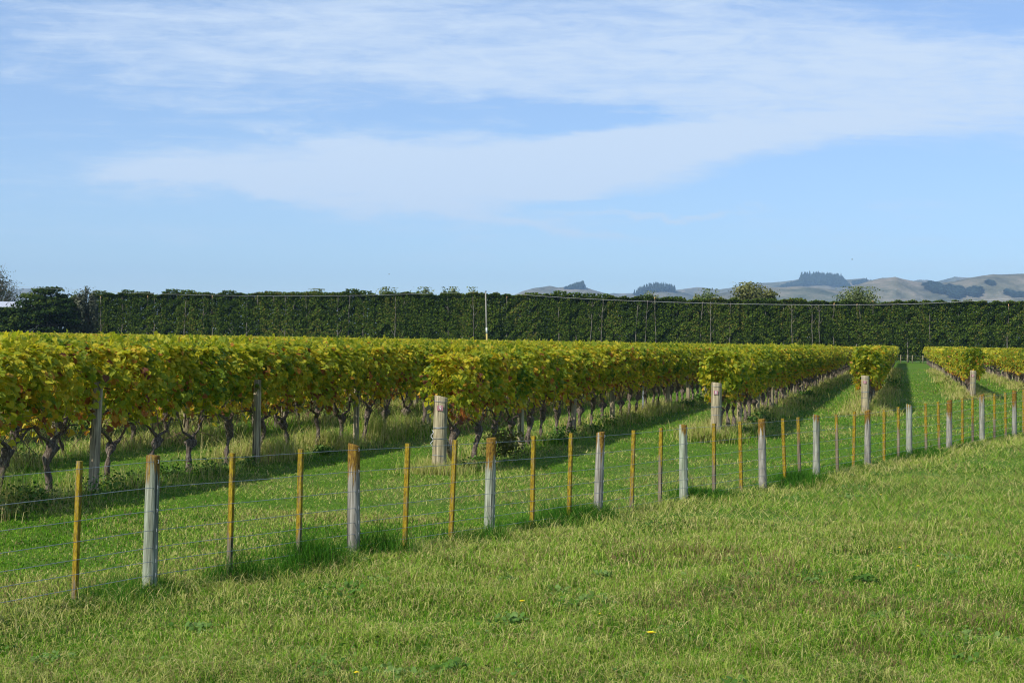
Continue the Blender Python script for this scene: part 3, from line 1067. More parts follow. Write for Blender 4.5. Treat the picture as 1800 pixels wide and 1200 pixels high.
for n_, (sc_, k, y, p, rv) in enumerate(near):
    cnt[k] = cnt.get(k, 0) + 1
    c_ = cnt[k]
    vis_ = p[0] / y > -0.352
    start = 'left frame edge' if k < 0 else 'its near end'
    if k < 0:
        cnt[(k, 'v')] = cnt.get((k, 'v'), 0) + (1 if vis_ else 0)
        cv_ = cnt[(k, 'v')]
    else:
        cv_ = c_
    rn = ROWNAME.get(k, 'a far left row')
    if cv_ == 0:
        lab = 'yellow-green grapevine just beyond the left frame edge in ' + rn
    elif cv_ <= 24 or (k >= 0 and cv_ <= 30):
        where = 'from the left edge in ' if k < 0 else 'from the near end of '
        lab = '%s grapevine %s%s' % (ordinal(cv_), where, rn)
    else:
        lab = 'leafy grapevine merging into the far stretch of %s' % rn
    v = thing('grapevine', lab, 'grapevine', (p[0], p[1], g1(*p)), ROT + (math.pi if rv > 0.5 else 0), 'grapevines trained in rows')
    tall = k >= 2
    fol = link('leaf_canopy', (FOL_TALL if tall else FOL_NEAR)[int(rv * 977) % (5 if tall else NV)], v)
    fol.scale = (0.92 + 0.2 * ((rv * 31) % 1), 1.0, 0.985 + 0.03 * ((rv * 57) % 1))
    tr = link('trunk', WOOD_NEAR[int(rv * 3571) % NV], v)
    tr.scale = (1, 1 if rv > 0.3 else -1, 0.95 + 0.12 * ((rv * 13) % 1))

# all the vines beyond: one mass of canopy and trunks
mbf = MB()
lod = []
for i in range(12):
    P, N, T = foliage_points(370, 1.97, 500 + i)
    lod.append((P, N, T))
lodw = [vine_wood(700 + i, True) for i in range(5)]
csr, snr = math.cos(ROT), math.sin(ROT)
PP, NN, TT, SZ = [], [], [], []
for sc_, k, y, p, rv in far:
    P, N, T = lod[int(rv * 997) % 12]
    sgn = -1 if (rv * 77) % 1 > 0.5 else 1
    use = slice(0, 370 if y < 110 else 220)
    P, N, T = P[use], N[use], T[use]
    x_, y_ = P[:, 0] * sgn, P[:, 1] * sgn
    zs = (TOPH.get(k, 1.97 + 0.04 * math.sin(k * 2.1))) / 1.97
    PP.append(np.stack([p[0] + x_ * csr - y_ * snr, p[1] + x_ * snr + y_ * csr, P[:, 2] * zs], 1))
    nx_, ny_ = N[:, 0] * sgn, N[:, 1] * sgn
    NN.append(np.stack([nx_ * csr - ny_ * snr, nx_ * snr + ny_ * csr, N[:, 2]], 1))
    TT.append(T + (rv - 0.5) * 0.07)
    SZ.append(np.full(len(P), 0.165 if y < 110 else 0.21))
PP, NN, TT, SZ = map(np.concatenate, (PP, NN, TT, SZ))
add_leaves(mbf, PP, NN, SZ * (0.6 + 0.6 * RNG.random(len(PP))), np.clip(TT, 0, 1), LEAF, LEAF_F, 0.25, droop=(0.9, 0.6))
for sc_, k, y, p, rv in far:
    if k < -8 and y > 60:
        continue
    w = lodw[int(rv * 97) % 5]
    nn = 0
    for vv, tt in zip(w.v, w.t):
        q = np.stack([p[0] + vv[:, 0] * csr - vv[:, 1] * snr, p[1] + vv[:, 0] * snr + vv[:, 1] * csr, vv[:, 2]], 1)
        fs = [(fa - nn) for fa, m_ in w.f if fa.min() >= nn and fa.max() < nn + len(vv)]
        mbf.add(q, fs, 0.5, 1)
        nn += len(vv)
o = mbf.build('vineyard_canopy', [M_VINE, M_BARK])
tag(o, 'sea of yellow-green vine tops stretching back to the shelterbelt', 'vineyard', kind='stuff')

# ------------------------------------------------------------------ trellises: posts and wires of each row
DIG = {'9': [[(0.30, 0.55), (0.10, 0.42), (-0.14, 0.46), (-0.26, 0.68), (-0.16, 0.92), (0.08, 1.0), (0.27, 0.88), (0.31, 0.6), (0.24, 0.25), (0.10, 0.0)]],
       '8': [[(0, 0.54), (-0.22, 0.68), (-0.2, 0.92), (0, 1.0), (0.2, 0.92), (0.22, 0.68), (0, 0.54), (-0.27, 0.34), (-0.22, 0.08), (0, 0.0), (0.22, 0.08), (0.27, 0.34), (0, 0.54)]],
       '7': [[(-0.28, 0.98), (0.28, 0.98), (0.05, 0.5), (-0.08, 0.0)]],
       '6': [[(0.18, 1.0), (-0.1, 0.75), (-0.27, 0.4), (-0.2, 0.08), (0.05, 0.0), (0.26, 0.15), (0.24, 0.4), (0.02, 0.52), (-0.22, 0.4)]]}


def number_plate(parent, digit, ang, r, z, w=0.10, h=0.088):
    """faded red plate with a white numeral nailed to a round post; faces bearing ang"""
    mb = MB()
    mb.box((0, -0.002, 0), (w, 0.004, h), 0, bevel=0.0)
    for pl in DIG[digit]:
        mb.tube([(x * h * 0.62, -0.0055, (z_ - 0.5) * h * 0.72) for x, z_ in pl], 0.0052, 6, 0.5, 1)
    o = mb.build('number_plate', [M_PLATE, M_DIGIT], parent, (math.cos(ang) * r, math.sin(ang) * r, z))
    o.rotation_euler = (0, 0, ang + math.pi / 2)
    o['label'] = 'faded red plate with white %s' % digit


LP = {0: [(30.1, 1.5), (34.85, 1.55), (39.5, 1.5), (48.7, 1.55), (53.4, 1.5)], -1: [(20.7, 1.50), (25.9, 1.42), (30.6, 1.3), (35.3, 1.3)]}
EPH = {0: (1.27, 0.118), 1: (1.33, 0.120), 2: (1.24, 0.125), 3: (1.20, 0.125), -1: (1.4, 0.12), 4: (1.2, 0.12), 5: (1.2, 0.12)}
for k in (-4, -3, -2, -1, 0, 1, 2, 3, 4, 5):
    s0 = max(START[k], 6)
    p0 = rowpt(k, s0)
    lab = {0: 'timber trellis ending in a stout strutted post with a red plate', 1: 'timber trellis ending in the tall pale post right of centre',
           2: 'timber trellis ending in a cracked grey post left of the mown alley', 3: 'timber trellis right of the mown alley, behind a grey end post'}.get(k, 'trellis of grey posts and wires carrying ' + ROWNAME[k])
    tr = thing('vine_trellis', lab, 'trellis', (p0[0], p0[1], g1(*p0)), 0, 'trellises carrying the vines')
    base = Vector(tr.location)
    if k >= -1 and k <= 5:
        h, r = EPH[k]
        me = round_post_mesh('end_post', r, h, 40 + k, M_VPOST, 22)
        ep = link('end_post', me, tr)
        ep.color = (0, 0.35, random.random(), 1)
        ep.rotation_euler = (0, {0: 0.012, 1: 0.0, 2: -0.02, 3: 0.004}.get(k, 0), 0)
        camang = math.atan2(-p0[1], -p0[0])
        if k in (0, 1, 2, 3):
            number_plate(ep, {0: '9', 1: '8', 2: '7', 3: '6'}[k], camang - 0.10, r * 0.985 + 0.003, h - {0: .19, 1: .22, 2: .20, 3: .21}[k])
        mb = MB()
        for q, zz in enumerate([h - 0.07, h * 0.60, h * 0.585, h * 0.44, h * 0.22]):
            an = np.linspace(0, 2 * np.pi, 21)
            mb.tube(np.stack([np.cos(an) * (r + 0.003), np.sin(an) * (r + 0.003), zz + 0.012 * np.sin(an + q)], 1), 0.0035, 5, 0.5, 0, False)
        mb.build('wire_wrap', M_WIRE, ep, smooth=True)
        if k == 0:
            mb = MB()
            an = np.linspace(0, 5, 26)
            mb.tube(np.stack([-r - 0.012 + 0.02 * np.sin(an * 3), -0.03 + 0.01 * np.cos(an * 4), 0.70 - an * 0.06], 1), 0.005, 5)
            mb.build('twine', M_STRING, ep, smooth=True)
        if k in (0, 1, 2):      # strut bracing the end post into the row
            mb = MB()
            d3 = np.array([ROW_DIR[0], ROW_DIR[1], 0])
            a = d3 * (r + 0.01) + (0, 0, 0.62)
            b = d3 * 1.0 + (0.05, 0, -0.08)
            mb.tube([a, (a + b) / 2, b], [0.055, 0.057, 0.06], 10)
            br = mb.build('brace', M_VPOST, tr, smooth=True)
            br.color = (0, 0.0, 0.3, 1)
    rr = random.Random(900 + k)
    if k in LP:
        ys = LP[k] + [(LP[k][-1][0] + 4.72 * (i + 1), rr.uniform(1.25, 1.6)) for i in range(27)]
    else:
        ys = [(s0 + 4.72 * (i + 1), rr.uniform(1.2, 1.6)) for i in range(34)]
    for (y, h) in ys:
        if y > min(END_Y, 150):
            continue
        p = rowpt(k, y)
        if abs(p[0] / y) > 0.41:
            continue
        if k in (-1, 0):
            sh = (0.30 if y < 27 else 0.16) if k == -1 else 0.10
            txx = p[0] / p[1]
            y = (OFF[k] + sh) / (txx - 0.2654)
            p = np.array([txx * y, y])
        r = rr.uniform(0.058, 0.070) * (1.12 if (k == -1 and y < 22) else 1)
        me = round_post_mesh('line_post', r, h, int(y * 10) + k, M_VPOST, 12)
        o = link('line_post', me, tr, (p[0] - base.x, p[1] - base.y, g1(*p) - base.z))
        o.color = (0, rr.uniform(0.0, 0.5), rr.random(), 1)
        o.rotation_euler = (rr.uniform(-.03, .03), rr.uniform(-.03, .03), 0)
    if k == 0:
        p = rowpt(0, 44.1)
        mb = MB()
        mb.box((0, 0, 0.55), (0.05, 0.012, 1.4), 0.3)
        mb.box((0.0, 0.018, 0.55), (0.012, 0.036, 1.4), 0.3)
        o = mb.build('steel_stake', M_STEEL, tr, (p[0] - base.x, p[1] - base.y, 0))
    for zz in (0.87, 1.15, 1.45):
        mb = MB()
        ys = np.arange(s0, 120, 2.4)
        pts = [(rowpt(k, y)[0] - base.x, y - base.y, zz + 0.015 * math.sin(y * 2)) for y in ys]
        if k == -1 or k >= 0:
            hh = EPH[k][0]
            pts[0] = (0, 0, min(zz, hh - 0.07))
        mb.tube(pts, 0.0018, 4)
        mb.build('trellis_wire', M_WIRE, tr)

# ------------------------------------------------------------------ grasses
def in_frame(P, m=0.40):
    return np.abs(P[:, 0] / P[:, 1]) < m


def fence_side(x, y):
    """perpendicular distance beyond the fence (positive = vineyard side)"""
    return -(x - FP0[0]) * FN[1] + (y - FP0[1]) * FN[0]


def row_dist(x, y):
    """distance to the nearest vine row line (only where the row exists)"""
    d = np.full(np.shape(x), 99.0)
    for k in OFF:
        if k < -5:
            continue
        dd = np.abs((x - OFF[k] - 0.2654 * y) * ROW_DIR[1])
        dd = np.where(y > START[k] - 0.6, dd, 99)
        d = np.minimum(d, dd)
    return d


def scatter(y0, y1, dens, m=0.40):
    area = (y1 * y1 - y0 * y0) * m
    n = int(area * dens)
    y = np.sqrt(y0 * y0 + RNG.random(n) * (y1 * y1 - y0 * y0))
    x = (RNG.random(n) * 2 - 1) * m * y
    return x, y


mb_past, mb_mown = MB(), MB()
for (y0, y1, dn, wd, five) in [(7.6, 10.5, 4200, .0050, True), (10.5, 14, 2600, .0062, True), (14, 19, 1500, .0078, True), (19, 27, 760, .0105, False), (27, 38, 400, .0145, False), (38, 56, 165, .021, False), (56, 90, 48, .033, False), (90, 140, 9, .05, False)]:
    x, y = scatter(y0, y1, dn)
    fs = fence_side(x, y)
    # pasture on the road side of the fence
    a = fs < 0.0
    xa, ya = x[a], y[a]
    n = len(xa)
    pt = vn(xa, ya, 0.55, 1)
    pt2 = vn(xa, ya, 1.7, 2)
    pt3 = vn(xa, ya * 0.6, 0.28, 9)
    h = (0.055 + 0.085 * RNG.random(n)) * (0.35 + 1.3 * vn(xa, ya, 1.1, 41)) * (0.6 + 0.8 * vn(xa, ya, 3.5, 42))
    tint = 0.36 + 0.45 * (pt2 - 0.5) + 0.40 * (pt - 0.5) + 0.20 * RNG.normal(size=n)
    strawp = 0.26 + 0.5 * np.clip(pt3 - 0.35, 0, 1) + 0.16 * np.clip(1 + fs[a] / 3.5, 0, 1) + np.where(ya < 9.8, 0.12, 0)
    straw = RNG.random(n) < strawp
    tint = np.where(straw, 0.68 + 0.22 * RNG.random(n), np.clip(tint, 0.02, 0.7))
    brown = (RNG.random(n) < 0.10) | ((vn(xa, ya, 0.8, 21) > 0.78) & (RNG.random(n) < 0.22) & (xa > 1))
    tint = np.where(brown, 0.97 + 0.03 * RNG.random(n), tint)
    lean = np.where(straw, 0.85 + 0.75 * RNG.random(n), 0.35 + 1.15 * RNG.random(n))
    h = h * np.where(straw, 1.25, 1.0)
    P = np.stack([xa, ya, gz(xa, ya) - 0.004], 1)
    add_blades(mb_past, P, h, wd * (0.6 + 0.8 * RNG.random(n)), lean, tint, five)
    # mown sward on the vineyard side
    b = (fs >= 0.0)
    rd = row_dist(x, y)
    b = b & (rd > 0.35)
    b = b & (RNG.random(len(x)) < np.where(rd < 1.0, 0.9, 0.8))
    xb, yb = x[b], y[b]
    n = len(xb)
    pt = vn(xb, yb, 0.7, 4)
    pt2 = vn(xb, yb, 2.2, 5)
    pt3 = vn(xb, yb * 0.6, 0.3, 6)
    h = (0.035 + 0.04 * RNG.random(n)) * (0.6 + 1.0 * pt)
    green = 0.38 + 0.45 * (pt2 - 0.5) + 0.22 * RNG.normal(size=n)
    brownb = RNG.random(n) < 0.09 + 0.12 * (pt > 0.6)
    straw = RNG.random(n) < np.clip(0.26 + 1.1 * (pt - 0.45) + 0.9 * (pt3 - 0.5) + 0.5 * (pt2 - 0.5), 0.03, 0.8) * np.clip((80 - yb) / 40, 0.2, 1)
    tint = np.where(straw, 0.66 + 0.24 * RNG.random(n), np.clip(green, 0.05, 0.66))
    tint = np.where(brownb, 0.98, tint)
    P = np.stack([xb, yb, gz(xb, yb) - 0.004], 1)
    add_blades(mb_mown, P, h * (1.0 if y1 < 40 else 1.3), wd * (0.7 + 0.8 * RNG.random(n)), 0.45 + 1.05 * RNG.random(n), tint, five)
# tall seed stalks scattered in the pasture
n = 900
x, y = scatter(7.8, 26, 60)
a = fence_side(x, y) < 0
x, y = x[a], y[a]
add_blades(mb_past, np.stack([x, y, gz(x, y)], 1), 0.07 + 0.15 * RNG.random(len(x)), 0.0034 * np.clip(y / 11, 1, 2), 0.7 + 0.9 * RNG.random(len(x)), np.where(RNG.random(len(x)) < 0.3, 0.98, 0.76 + 0.14 * RNG.random(len(x))), True, 0.7)
o = mb_past.build('pasture_grass', M_GRASS)
tag(o, 'rough green and straw pasture grass filling the foreground', 'grass', kind='stuff')
o = mb_mown.build('mown_grass', M_GRASS)
tag(o, 'short mown grass between the wire fence and the vines', 'grass', kind='stuff')

# lush growth under the fence
mb = MB()
LUSH = [(-0.42, 0.15, 1.0), (0.2, 0.5, .6), (0.45, 1.0, .9), (1.0, 1.35, .8), (1.6, 2.0, .8), (2.2, 3.1, .9), (3.9, 4.7, .9), (4.9, 5.9, .9), (6.0, 7.2, .6), (7.4, 8.6, .7), (8.8, 10.4, .6), (10.5, 12.8, .6), (-2.4, -0.6, .5)]
TW = {0: 1.0}
for (t0, t1, amt) in LUSH:
    L = (t1 - t0) * np.linalg.norm(FD)
    n = int(L * 1700 * amt)
    t = t0 + RNG.random(n) * (t1 - t0)
    q = RNG.normal(size=n) * 0.20 - 0.06
    prof_h = np.sin(np.pi * (t - t0) / (t1 - t0)) ** 0.6
    x = FP0[0] + FD[0] * t - FN[1] * q
    y = FP0[1] + FD[1] * t + FN[0] * q
    h = (0.16 + 0.26 * RNG.random(n)) * prof_h * np.clip(2.2 * (vn(x, y, 1.7, 8) - 0.15), 0.45, 1.2) * (amt if t0 > 3 else 1)
    add_blades(mb, np.stack([x, y, gz(x, y) - 0.005], 1), h, 0.0045 * np.clip(y / 13, 1, 3), 0.15 + 0.6 * RNG.random(n), np.clip(0.25 + 0.22 * RNG.normal(size=n), 0, 1), True, 0.4)
o = mb.build('fence_line_grass', M_LUSH)
tag(o, 'lush dark green grass growing up round the foot of the wire fence', 'grass', kind='stuff')
# straw seed heads in front of the fence line
mb = MB()
n = 13000
t = -2.4 + RNG.random(n) ** 1.2 * 15.4
q = -np.abs(RNG.normal(size=n)) * 0.42 - 0.08
x = FP0[0] + FD[0] * t - FN[1] * q
y = FP0[1] + FD[1] * t + FN[0] * q
add_blades(mb, np.stack([x, y, gz(x, y)], 1), (0.13 + 0.14 * RNG.random(n)) * (1.1 + q * 0.5), 0.005 * np.clip(y / 13, 1, 2.6), 0.6 + 1.0 * RNG.random(n), 0.66 + 0.26 * RNG.random(n), True, 0.65)
o = mb.build('seeding_grass', M_GRASS)
tag(o, 'straw-coloured seeding grass tangled along the near side of the fence', 'grass', kind='stuff')

# weeds and dry grass under the vines
mb = MB()
for k in range(-5, 7):
    y0 = max(START[k] - 0.5, abs(OFF[k]) / 0.665 if k < 0 else 0, 14)
    y1 = 130 if k >= 0 else 80
    L = y1 - y0
    n = int(L * (520 if k >= 0 else 760))
    y = y0 + RNG.random(n) ** 1.5 * L
    q = RNG.normal(size=n) * (0.42 if k < 0 else 0.32 if k < 1 else 0.38)
    x = OFF[k] + 0.2654 * y + q
    cl_ = vn(x, y, 0.9, 12)
    cl2 = vn(x, y, 0.35, 13)
    keep = RNG.random(n) < np.clip(cl_ * 1.3, 0.15, 1)
    x, y, q, cl_, cl2 = x[keep], y[keep], q[keep], cl_[keep], cl2[keep]
    n = len(x)
    dry = RNG.random(n) < np.clip((0.48 if k < 0 else 0.48) + 1.2 * (cl2 - 0.42), 0.15, 0.9)
    h = (0.08 + 0.20 * RNG.random(n)) * (0.45 + 1.6 * np.clip(cl_ - 0.30, 0, 1)) * np.where(dry, 1.5, 0.9) * (1.05 if k in (-1, -2) else 1)
    tint = np.where(dry, 0.70 + 0.24 * RNG.random(n), np.clip(0.38 + 0.2 * RNG.normal(size=n), 0, 0.7))
    tint = np.where(RNG.random(n) < 0.10, 0.99, tint)
    add_blades(mb, np.stack([x, y, gz(x, y)], 1), h, 0.0075 * np.clip(y / 22, 0.9, 4), 0.2 + 0.9 * RNG.random(n), tint, True, 0.4)
# tussocks with long straw
TUSS = [(rowpt(-1, 18.6), 420, .75), (rowpt(-1, 26.2) + np.array([0.25, 0]), 650, .55), (rowpt(-1, 29.0), 450, .55), (rowpt(-1, 31.5), 600, .75), (rowpt(-1, 33.5), 500, .7), (rowpt(0, 24.7), 500, .30),
        (rowpt(1, 33.6), 500, .34), (rowpt(1, 33.9) + np.array([-.5, .2]), 350, .45), (rowpt(2, 46.5) + np.array([.2, 0]), 400, .5), (rowpt(3, 61) + np.array([.5, .2]), 300, .4), (rowpt(3, 75), 300, .6), (rowpt(3, 90), 300, .6), (rowpt(1, 42), 300, .5),
        (rowpt(1, 56), 300, .5), (rowpt(3, 66) + np.array([-.5, 0]), 300, .5), (rowpt(2, 52) + np.array([.4, 0]), 400, .5)]
for c, n, h in TUSS:
    x = c[0] + RNG.normal(size=n) * 0.22
    y = c[1] + RNG.normal(size=n) * 0.22
    add_blades(mb, np.stack([x, y, gz(x, y)], 1), h * (0.4 + 0.6 * RNG.random(n)), 0.006 * max(1, c[1] / 24), 0.15 + 0.7 * RNG.random(n), np.where(RNG.random(n) < .7, 0.72 + 0.2 * RNG.random(n), 0.4), True, 0.3)
o = mb.build('row_undergrowth', M_GRASS)
tag(o, 'weeds and dry straw grass along the foot of the vine rows', 'undergrowth', kind='stuff')

# leafy weeds in the rows and low clover patches
mb = MB()
for k in range(-3, 5):
    y0 = max(START[k], abs(OFF[k]) / 0.665 if k < 0 else 0, 14)
    for _ in range(34):
        y = y0 + random.random() ** 1.3 * 45
        c = rowpt(k, y) + np.array([random.gauss(0.15, 0.22), 0])
        if vn(c[0], c[1], 0.5, 31) < 0.4:
            continue
        n = 260
        rr_ = random.uniform(0.12, 0.30)
        P = RNG.normal(size=(n, 3)) * (rr_ * 0.6, rr_ * 0.8, rr_ * 0.30) + (c[0], c[1], g1(*c) + rr_ * 0.30)
        P[:, 2] = np.maximum(P[:, 2], 0.01)
        add_leaves(mb, P, RNG.normal(size=(n, 3)) + (0, 0, 1.0), 0.034 * (0.6 + 0.8 * RNG.random(n)) * max(1, y / 26), np.clip(0.5 + 0.3 * RNG.normal(size=n), 0, 1))
o = mb.build('leafy_weeds', M_BROAD)
tag(o, 'clumps of broad-leaved green weeds at the feet of the vines', 'weeds', kind='stuff')


def patch(label, px, py, rx, ry, n, size, t0, t1, hh=0.03):
    d = ray(px, py)
    t = -EYE / d.z
    cx, cy = d.x * t, d.y * t
    a = RNG.random(n) * 6.283
    r = np.sqrt(RNG.random(n))
    wob = 0.7 + 0.5 * vn(np.cos(a) * 3 + px, np.sin(a) * 3, 1.0, 3)
    x = cx + np.cos(a) * r * rx * wob
    y = cy + np.sin(a) * r * ry * wob
    mb = MB()
    P = np.stack([x, y, gz(x, y) + 0.02 + hh * RNG.random(n)], 1)
    add_leaves(mb, P, RNG.normal(size=(n, 3)) * 0.5 + (0, -0.25, 1), size * (0.6 + 0.7 * RNG.random(n)), t0 + (t1 - t0) * RNG.random(n), aspect=1.1)
    o = mb.build('ground_cover', M_BROAD)
    tag(o, label, 'ground cover', kind='stuff')


patch('bluish-green low clover patch right of centre in the foreground', 1565, 1088, .24, .16, 420, .028, .5, 1.0, .05)
patch('bright green clover patch in the lower right corner', 1745, 1140, .30, .30, 700, .028, .25, .8, .05)
patch('faint bluish weed patch beside the yellow foreground flower', 1215, 1100, .28, .22, 330, .020, .5, 1.0, .05)

mb = MB()
for _ in range(150):
    yy = 8.2 + RNG.random() ** 1.4 * 18
    xx = (RNG.random() * 2 - 1) * 0.38 * yy
    if fence_side(xx, yy) > -0.2:
        continue
    n = int(RNG.integers(14, 70))
    r_ = RNG.uniform(0.04, 0.17)
    P = np.stack([xx + RNG.normal(size=n) * r_, yy + RNG.normal(size=n) * r_, np.full(n, g1(xx, yy)) + 0.03 + 0.05 * RNG.random(n)], 1)
    add_leaves(mb, P, RNG.normal(size=(n, 3)) * 0.6 + (0, -0.3, 1), RNG.uniform(0.02, 0.045) * (0.6 + 0.7 * RNG.random(n)), np.clip(RNG.uniform(0.35, 0.95) + 0.12 * RNG.normal(size=n), 0, 1), aspect=RNG.uniform(0.5, 1.1))
o = mb.build('pasture_weeds', M_BROAD)
tag(o, 'small broad-leaved weeds dotted through the foreground pasture', 'weeds', kind='stuff')

# leafy weed bush at the row end
c = rowpt(0, 27.3) + np.array([0.42, 0])
bush = thing('weed_bush', 'small yellow-green leafy bush beneath the row with plate 9', 'bush', (c[0], c[1], 0))
mb = MB()
n = 900
P = RNG.normal(size=(n, 3)) * (0.19, 0.19, 0.14) + (0, 0, 0.26)
P[:, 2] = np.abs(P[:, 2])
add_leaves(mb, P, RNG.normal(size=(n, 3)) + (0, -0.3, 0.8), 0.05 * (0.6 + 0.8 * RNG.random(n)), 0.5 + 0.3 * RNG.random(n) - 0.25 * (P[:, 2] < 0.2), aspect=0.7)
mb.build('foliage', M_OLIVETREE, bush)
mb = MB()
for _ in range(9):
    e = RNG.normal(size=3) * (0.15, 0.15, 0.06) + (0, 0, 0.42)
    mb.tube([(0, 0, -0.02), e * 0.5 + RNG.normal(size=3) * 0.02, e], [0.008, 0.006, 0.003], 4)
mb.build('stem', M_TWIG, bush)

# dandelions
for px, py, s, lab in [(1145, 1099, 1.7, 'brightest yellow flower head low right of centre in the grass'), (918, 1036, 1.25, 'small yellow flower in the middle of the foreground grass'),
                       (627, 1163, .9, 'yellow flower near the bottom edge of the grass'), (1614, 989, .9, 'yellow flower in the grass below the far fence posts'),
                       (1690, 924, .8, 'tiny yellow flower high in the right-hand pasture'), (1582, 949, .8, 'faint yellow flower amid the right-hand pasture'),
                       (1549, 850, .9, 'yellow flower just in front of the fence at right'), (1055, 1061, .6, 'dull small yellow flower left of the brightest one')]:
    d = ray(px, py)
    t = -(EYE - 0.09) / d.z
    cx, cy = d.x * t, d.y * t
    zg = g1(cx, cy)
    fl = thing('dandelion', lab, 'flower', (cx, cy, zg), 0, 'yellow flowers dotted in the pasture')
    mb = MB()
    mb.tube([(0, 0, 0), (0.004, 0, 0.05), (0, 0, 0.10)], 0.002, 5)
    mb.build('stem', M_STEM, fl)
    mb = MB()
    for ring, (rad, zz, nn) in enumerate([(0.020, 0.100, 16), (0.014, 0.106, 12), (0.008, 0.110, 8)]):
        a = np.arange(nn) / nn * 6.283 + ring
        P = np.stack([np.cos(a) * rad * .6 * s, np.sin(a) * rad * .6 * s, np.full(nn, zz)], 1)
        V, Fc = [], []
        for j in range(nn):
            e1 = np.array([math.cos(a[j]), math.sin(a[j]), 0.35])
            e2 = np.array([-math.sin(a[j]), math.cos(a[j]), 0])
            b_ = np.array([0, 0, zz])
            V += [b_ - e2 * .001, b_ + e2 * .001, b_ + (e1 * rad + e2 * .003) * s, b_ + (e1 * rad - e2 * .003) * s]
            Fc.append((4 * j, 4 * j + 1, 4 * j + 2, 4 * j + 3))
        mb.add(V, np.array(Fc))
    mb.build('petals', M_PETAL, fl)

# ------------------------------------------------------------------ shelterbelt hedge: one tree after another
HY = 193.0


def shelter_crown(seed, h, wdt, ragged):
    rs = np.random.default_rng(seed)
    n = 9500
    x = (rs.random(n) - 0.5) * (wdt + 0.5)
    z = 0.25 + rs.random(n) * (h - 0.25)
    ph = rs.random(4) * 6
    front = 0.05 + 0.12 * np.sin(x * 2.2 + z * 1.7 + ph[0]) * np.sin(z * 1.1 + ph[1]) + 0.10 * vn(x + seed * 9, z, 2.2, 3) + 0.07 * np.sin(z * 4.3 + x * 3 + ph[2])
    dep = rs.random(n) ** 1.7 * 1.5
    y = front + dep
    
    topd = rs.random(n) < 0.16
    z = np.where(topd, h - 0.05 + 0.12 * np.sin(x * 3 + ph[1]) + rs.normal(size=n) * 0.07, z)
    y = np.where(topd, rs.random(n) * 1.7, y)
    hole = (np.sin(x * 3.1 + ph[2]) + np.sin(z * 2.3 + ph[0]) + np.sin((x + z) * 4.1 + ph[3])) > 1.75
    y = np.where(hole & ~topd, y + 0.25, y)
    N = np.stack([rs.normal(size=n) * 0.6, -0.8 + rs.normal(size=n) * 0.5, 0.35 + rs.normal(size=n) * 0.5], 1)
    N[topd] += (0, 0.5, 1.0)
    t = 0.38 + 0.36 * rs.normal(size=n) + 0.15 * np.sin(x * 1.5 + z * 0.9 + ph[1]) + 0.12 * topd
    P = np.stack([x, y, z], 1)
    if ragged:          # leafy whips above the trimmed top
        m_ = 260
        cx = rs.choice([-0.6, -0.1, 0.35, 0.7], m_) + rs.normal(size=m_) * 0.13
        P = np.concatenate([P, np.stack([cx, 0.6 + rs.normal(size=m_) * 0.3, h + ragged * rs.random(m_) ** 1.3], 1)])
        N = np.concatenate([N, rs.normal(size=(m_, 3))])
        t = np.concatenate([t, 0.45 + 0.2 * rs.normal(size=m_)])
    # loose end: trailing sprigs poking out of the face
    mb = MB()
    add_leaves(mb, P, N, 0.185 * (0.45 + 0.85 * rs.random(len(P))), np.clip(t, 0, 1), droop=(0.5, 0.8), aspect=0.9)
    return mb


def shelter_trunk(seed, h, stub):
    rs = np.random.default_rng(seed)
    mb = MB()
    z = np.linspace(-0.1, h * rs.uniform(0.86, 0.99), 10)
    x = np.cumsum(rs.normal(size=10)) * 0.045
    y = 0.02 + np.cumsum(rs.normal(size=10)) * 0.02
    y = np.clip(y + rs.uniform(-0.12, 0.10) + 0.14 * np.sin(np.linspace(0, 7, 10) + rs.random() * 6), -0.3, 0.4)
    mb.tube(np.stack([x, y, z], 1), np.linspace(0.065, 0.03, 10), 7, 0.5, 0)
    if stub:
        mb.tube([(x[-1], y[-1], z[-1] - 0.02), (x[-1] + 0.03, y[-1], z[-1] + 0.30)], [0.06, 0.045], 6, 0.5, 1)
    for _ in range(3):
        i = rs.integers(3, 9)
        s = rs.choice([-1, 1])
        b0 = np.array([x[i], y[i], z[i]])
        mb.tube([b0, b0 + (s * 0.25, 0.0, 0.3), b0 + (s * 0.5, 0.05, 0.75)], [0.035, 0.025, 0.012], 5, 0.5, 0)
    return mb


CR = [shelter_crown(i + 800, 7.8, 2.0, rg).mesh('crown', M_HEDGE) for i, rg in enumerate([0, 0, 0, 0, 0.35, 0, 0.55, 0.75])]
TKS = [shelter_trunk(i + 850, 7.8, i in (2, 5)).mesh('trunk', [M_TRUNK, M_BROKEN], True) for i in range(7)]
hx0 = at(172, 560, HY).x
pole_x = at(857, 560, HY - 1.6).x
xs = []
x = hx0
rr = random.Random(5)
while x < HY * 0.40:
    xs.append(x)
    x += 1.82 + rr.uniform(-0.16, 0.16)
left = [x for x in xs if x < pole_x]
right = [x for x in xs if x >= pole_x]


def hedge_top(px):
    return np.interp(px, [150, 300, 520, 700, 900, 1200, 1500, 1700, 1900], [519, 517, 517, 517, 518, 526, 531, 531.5, 534])


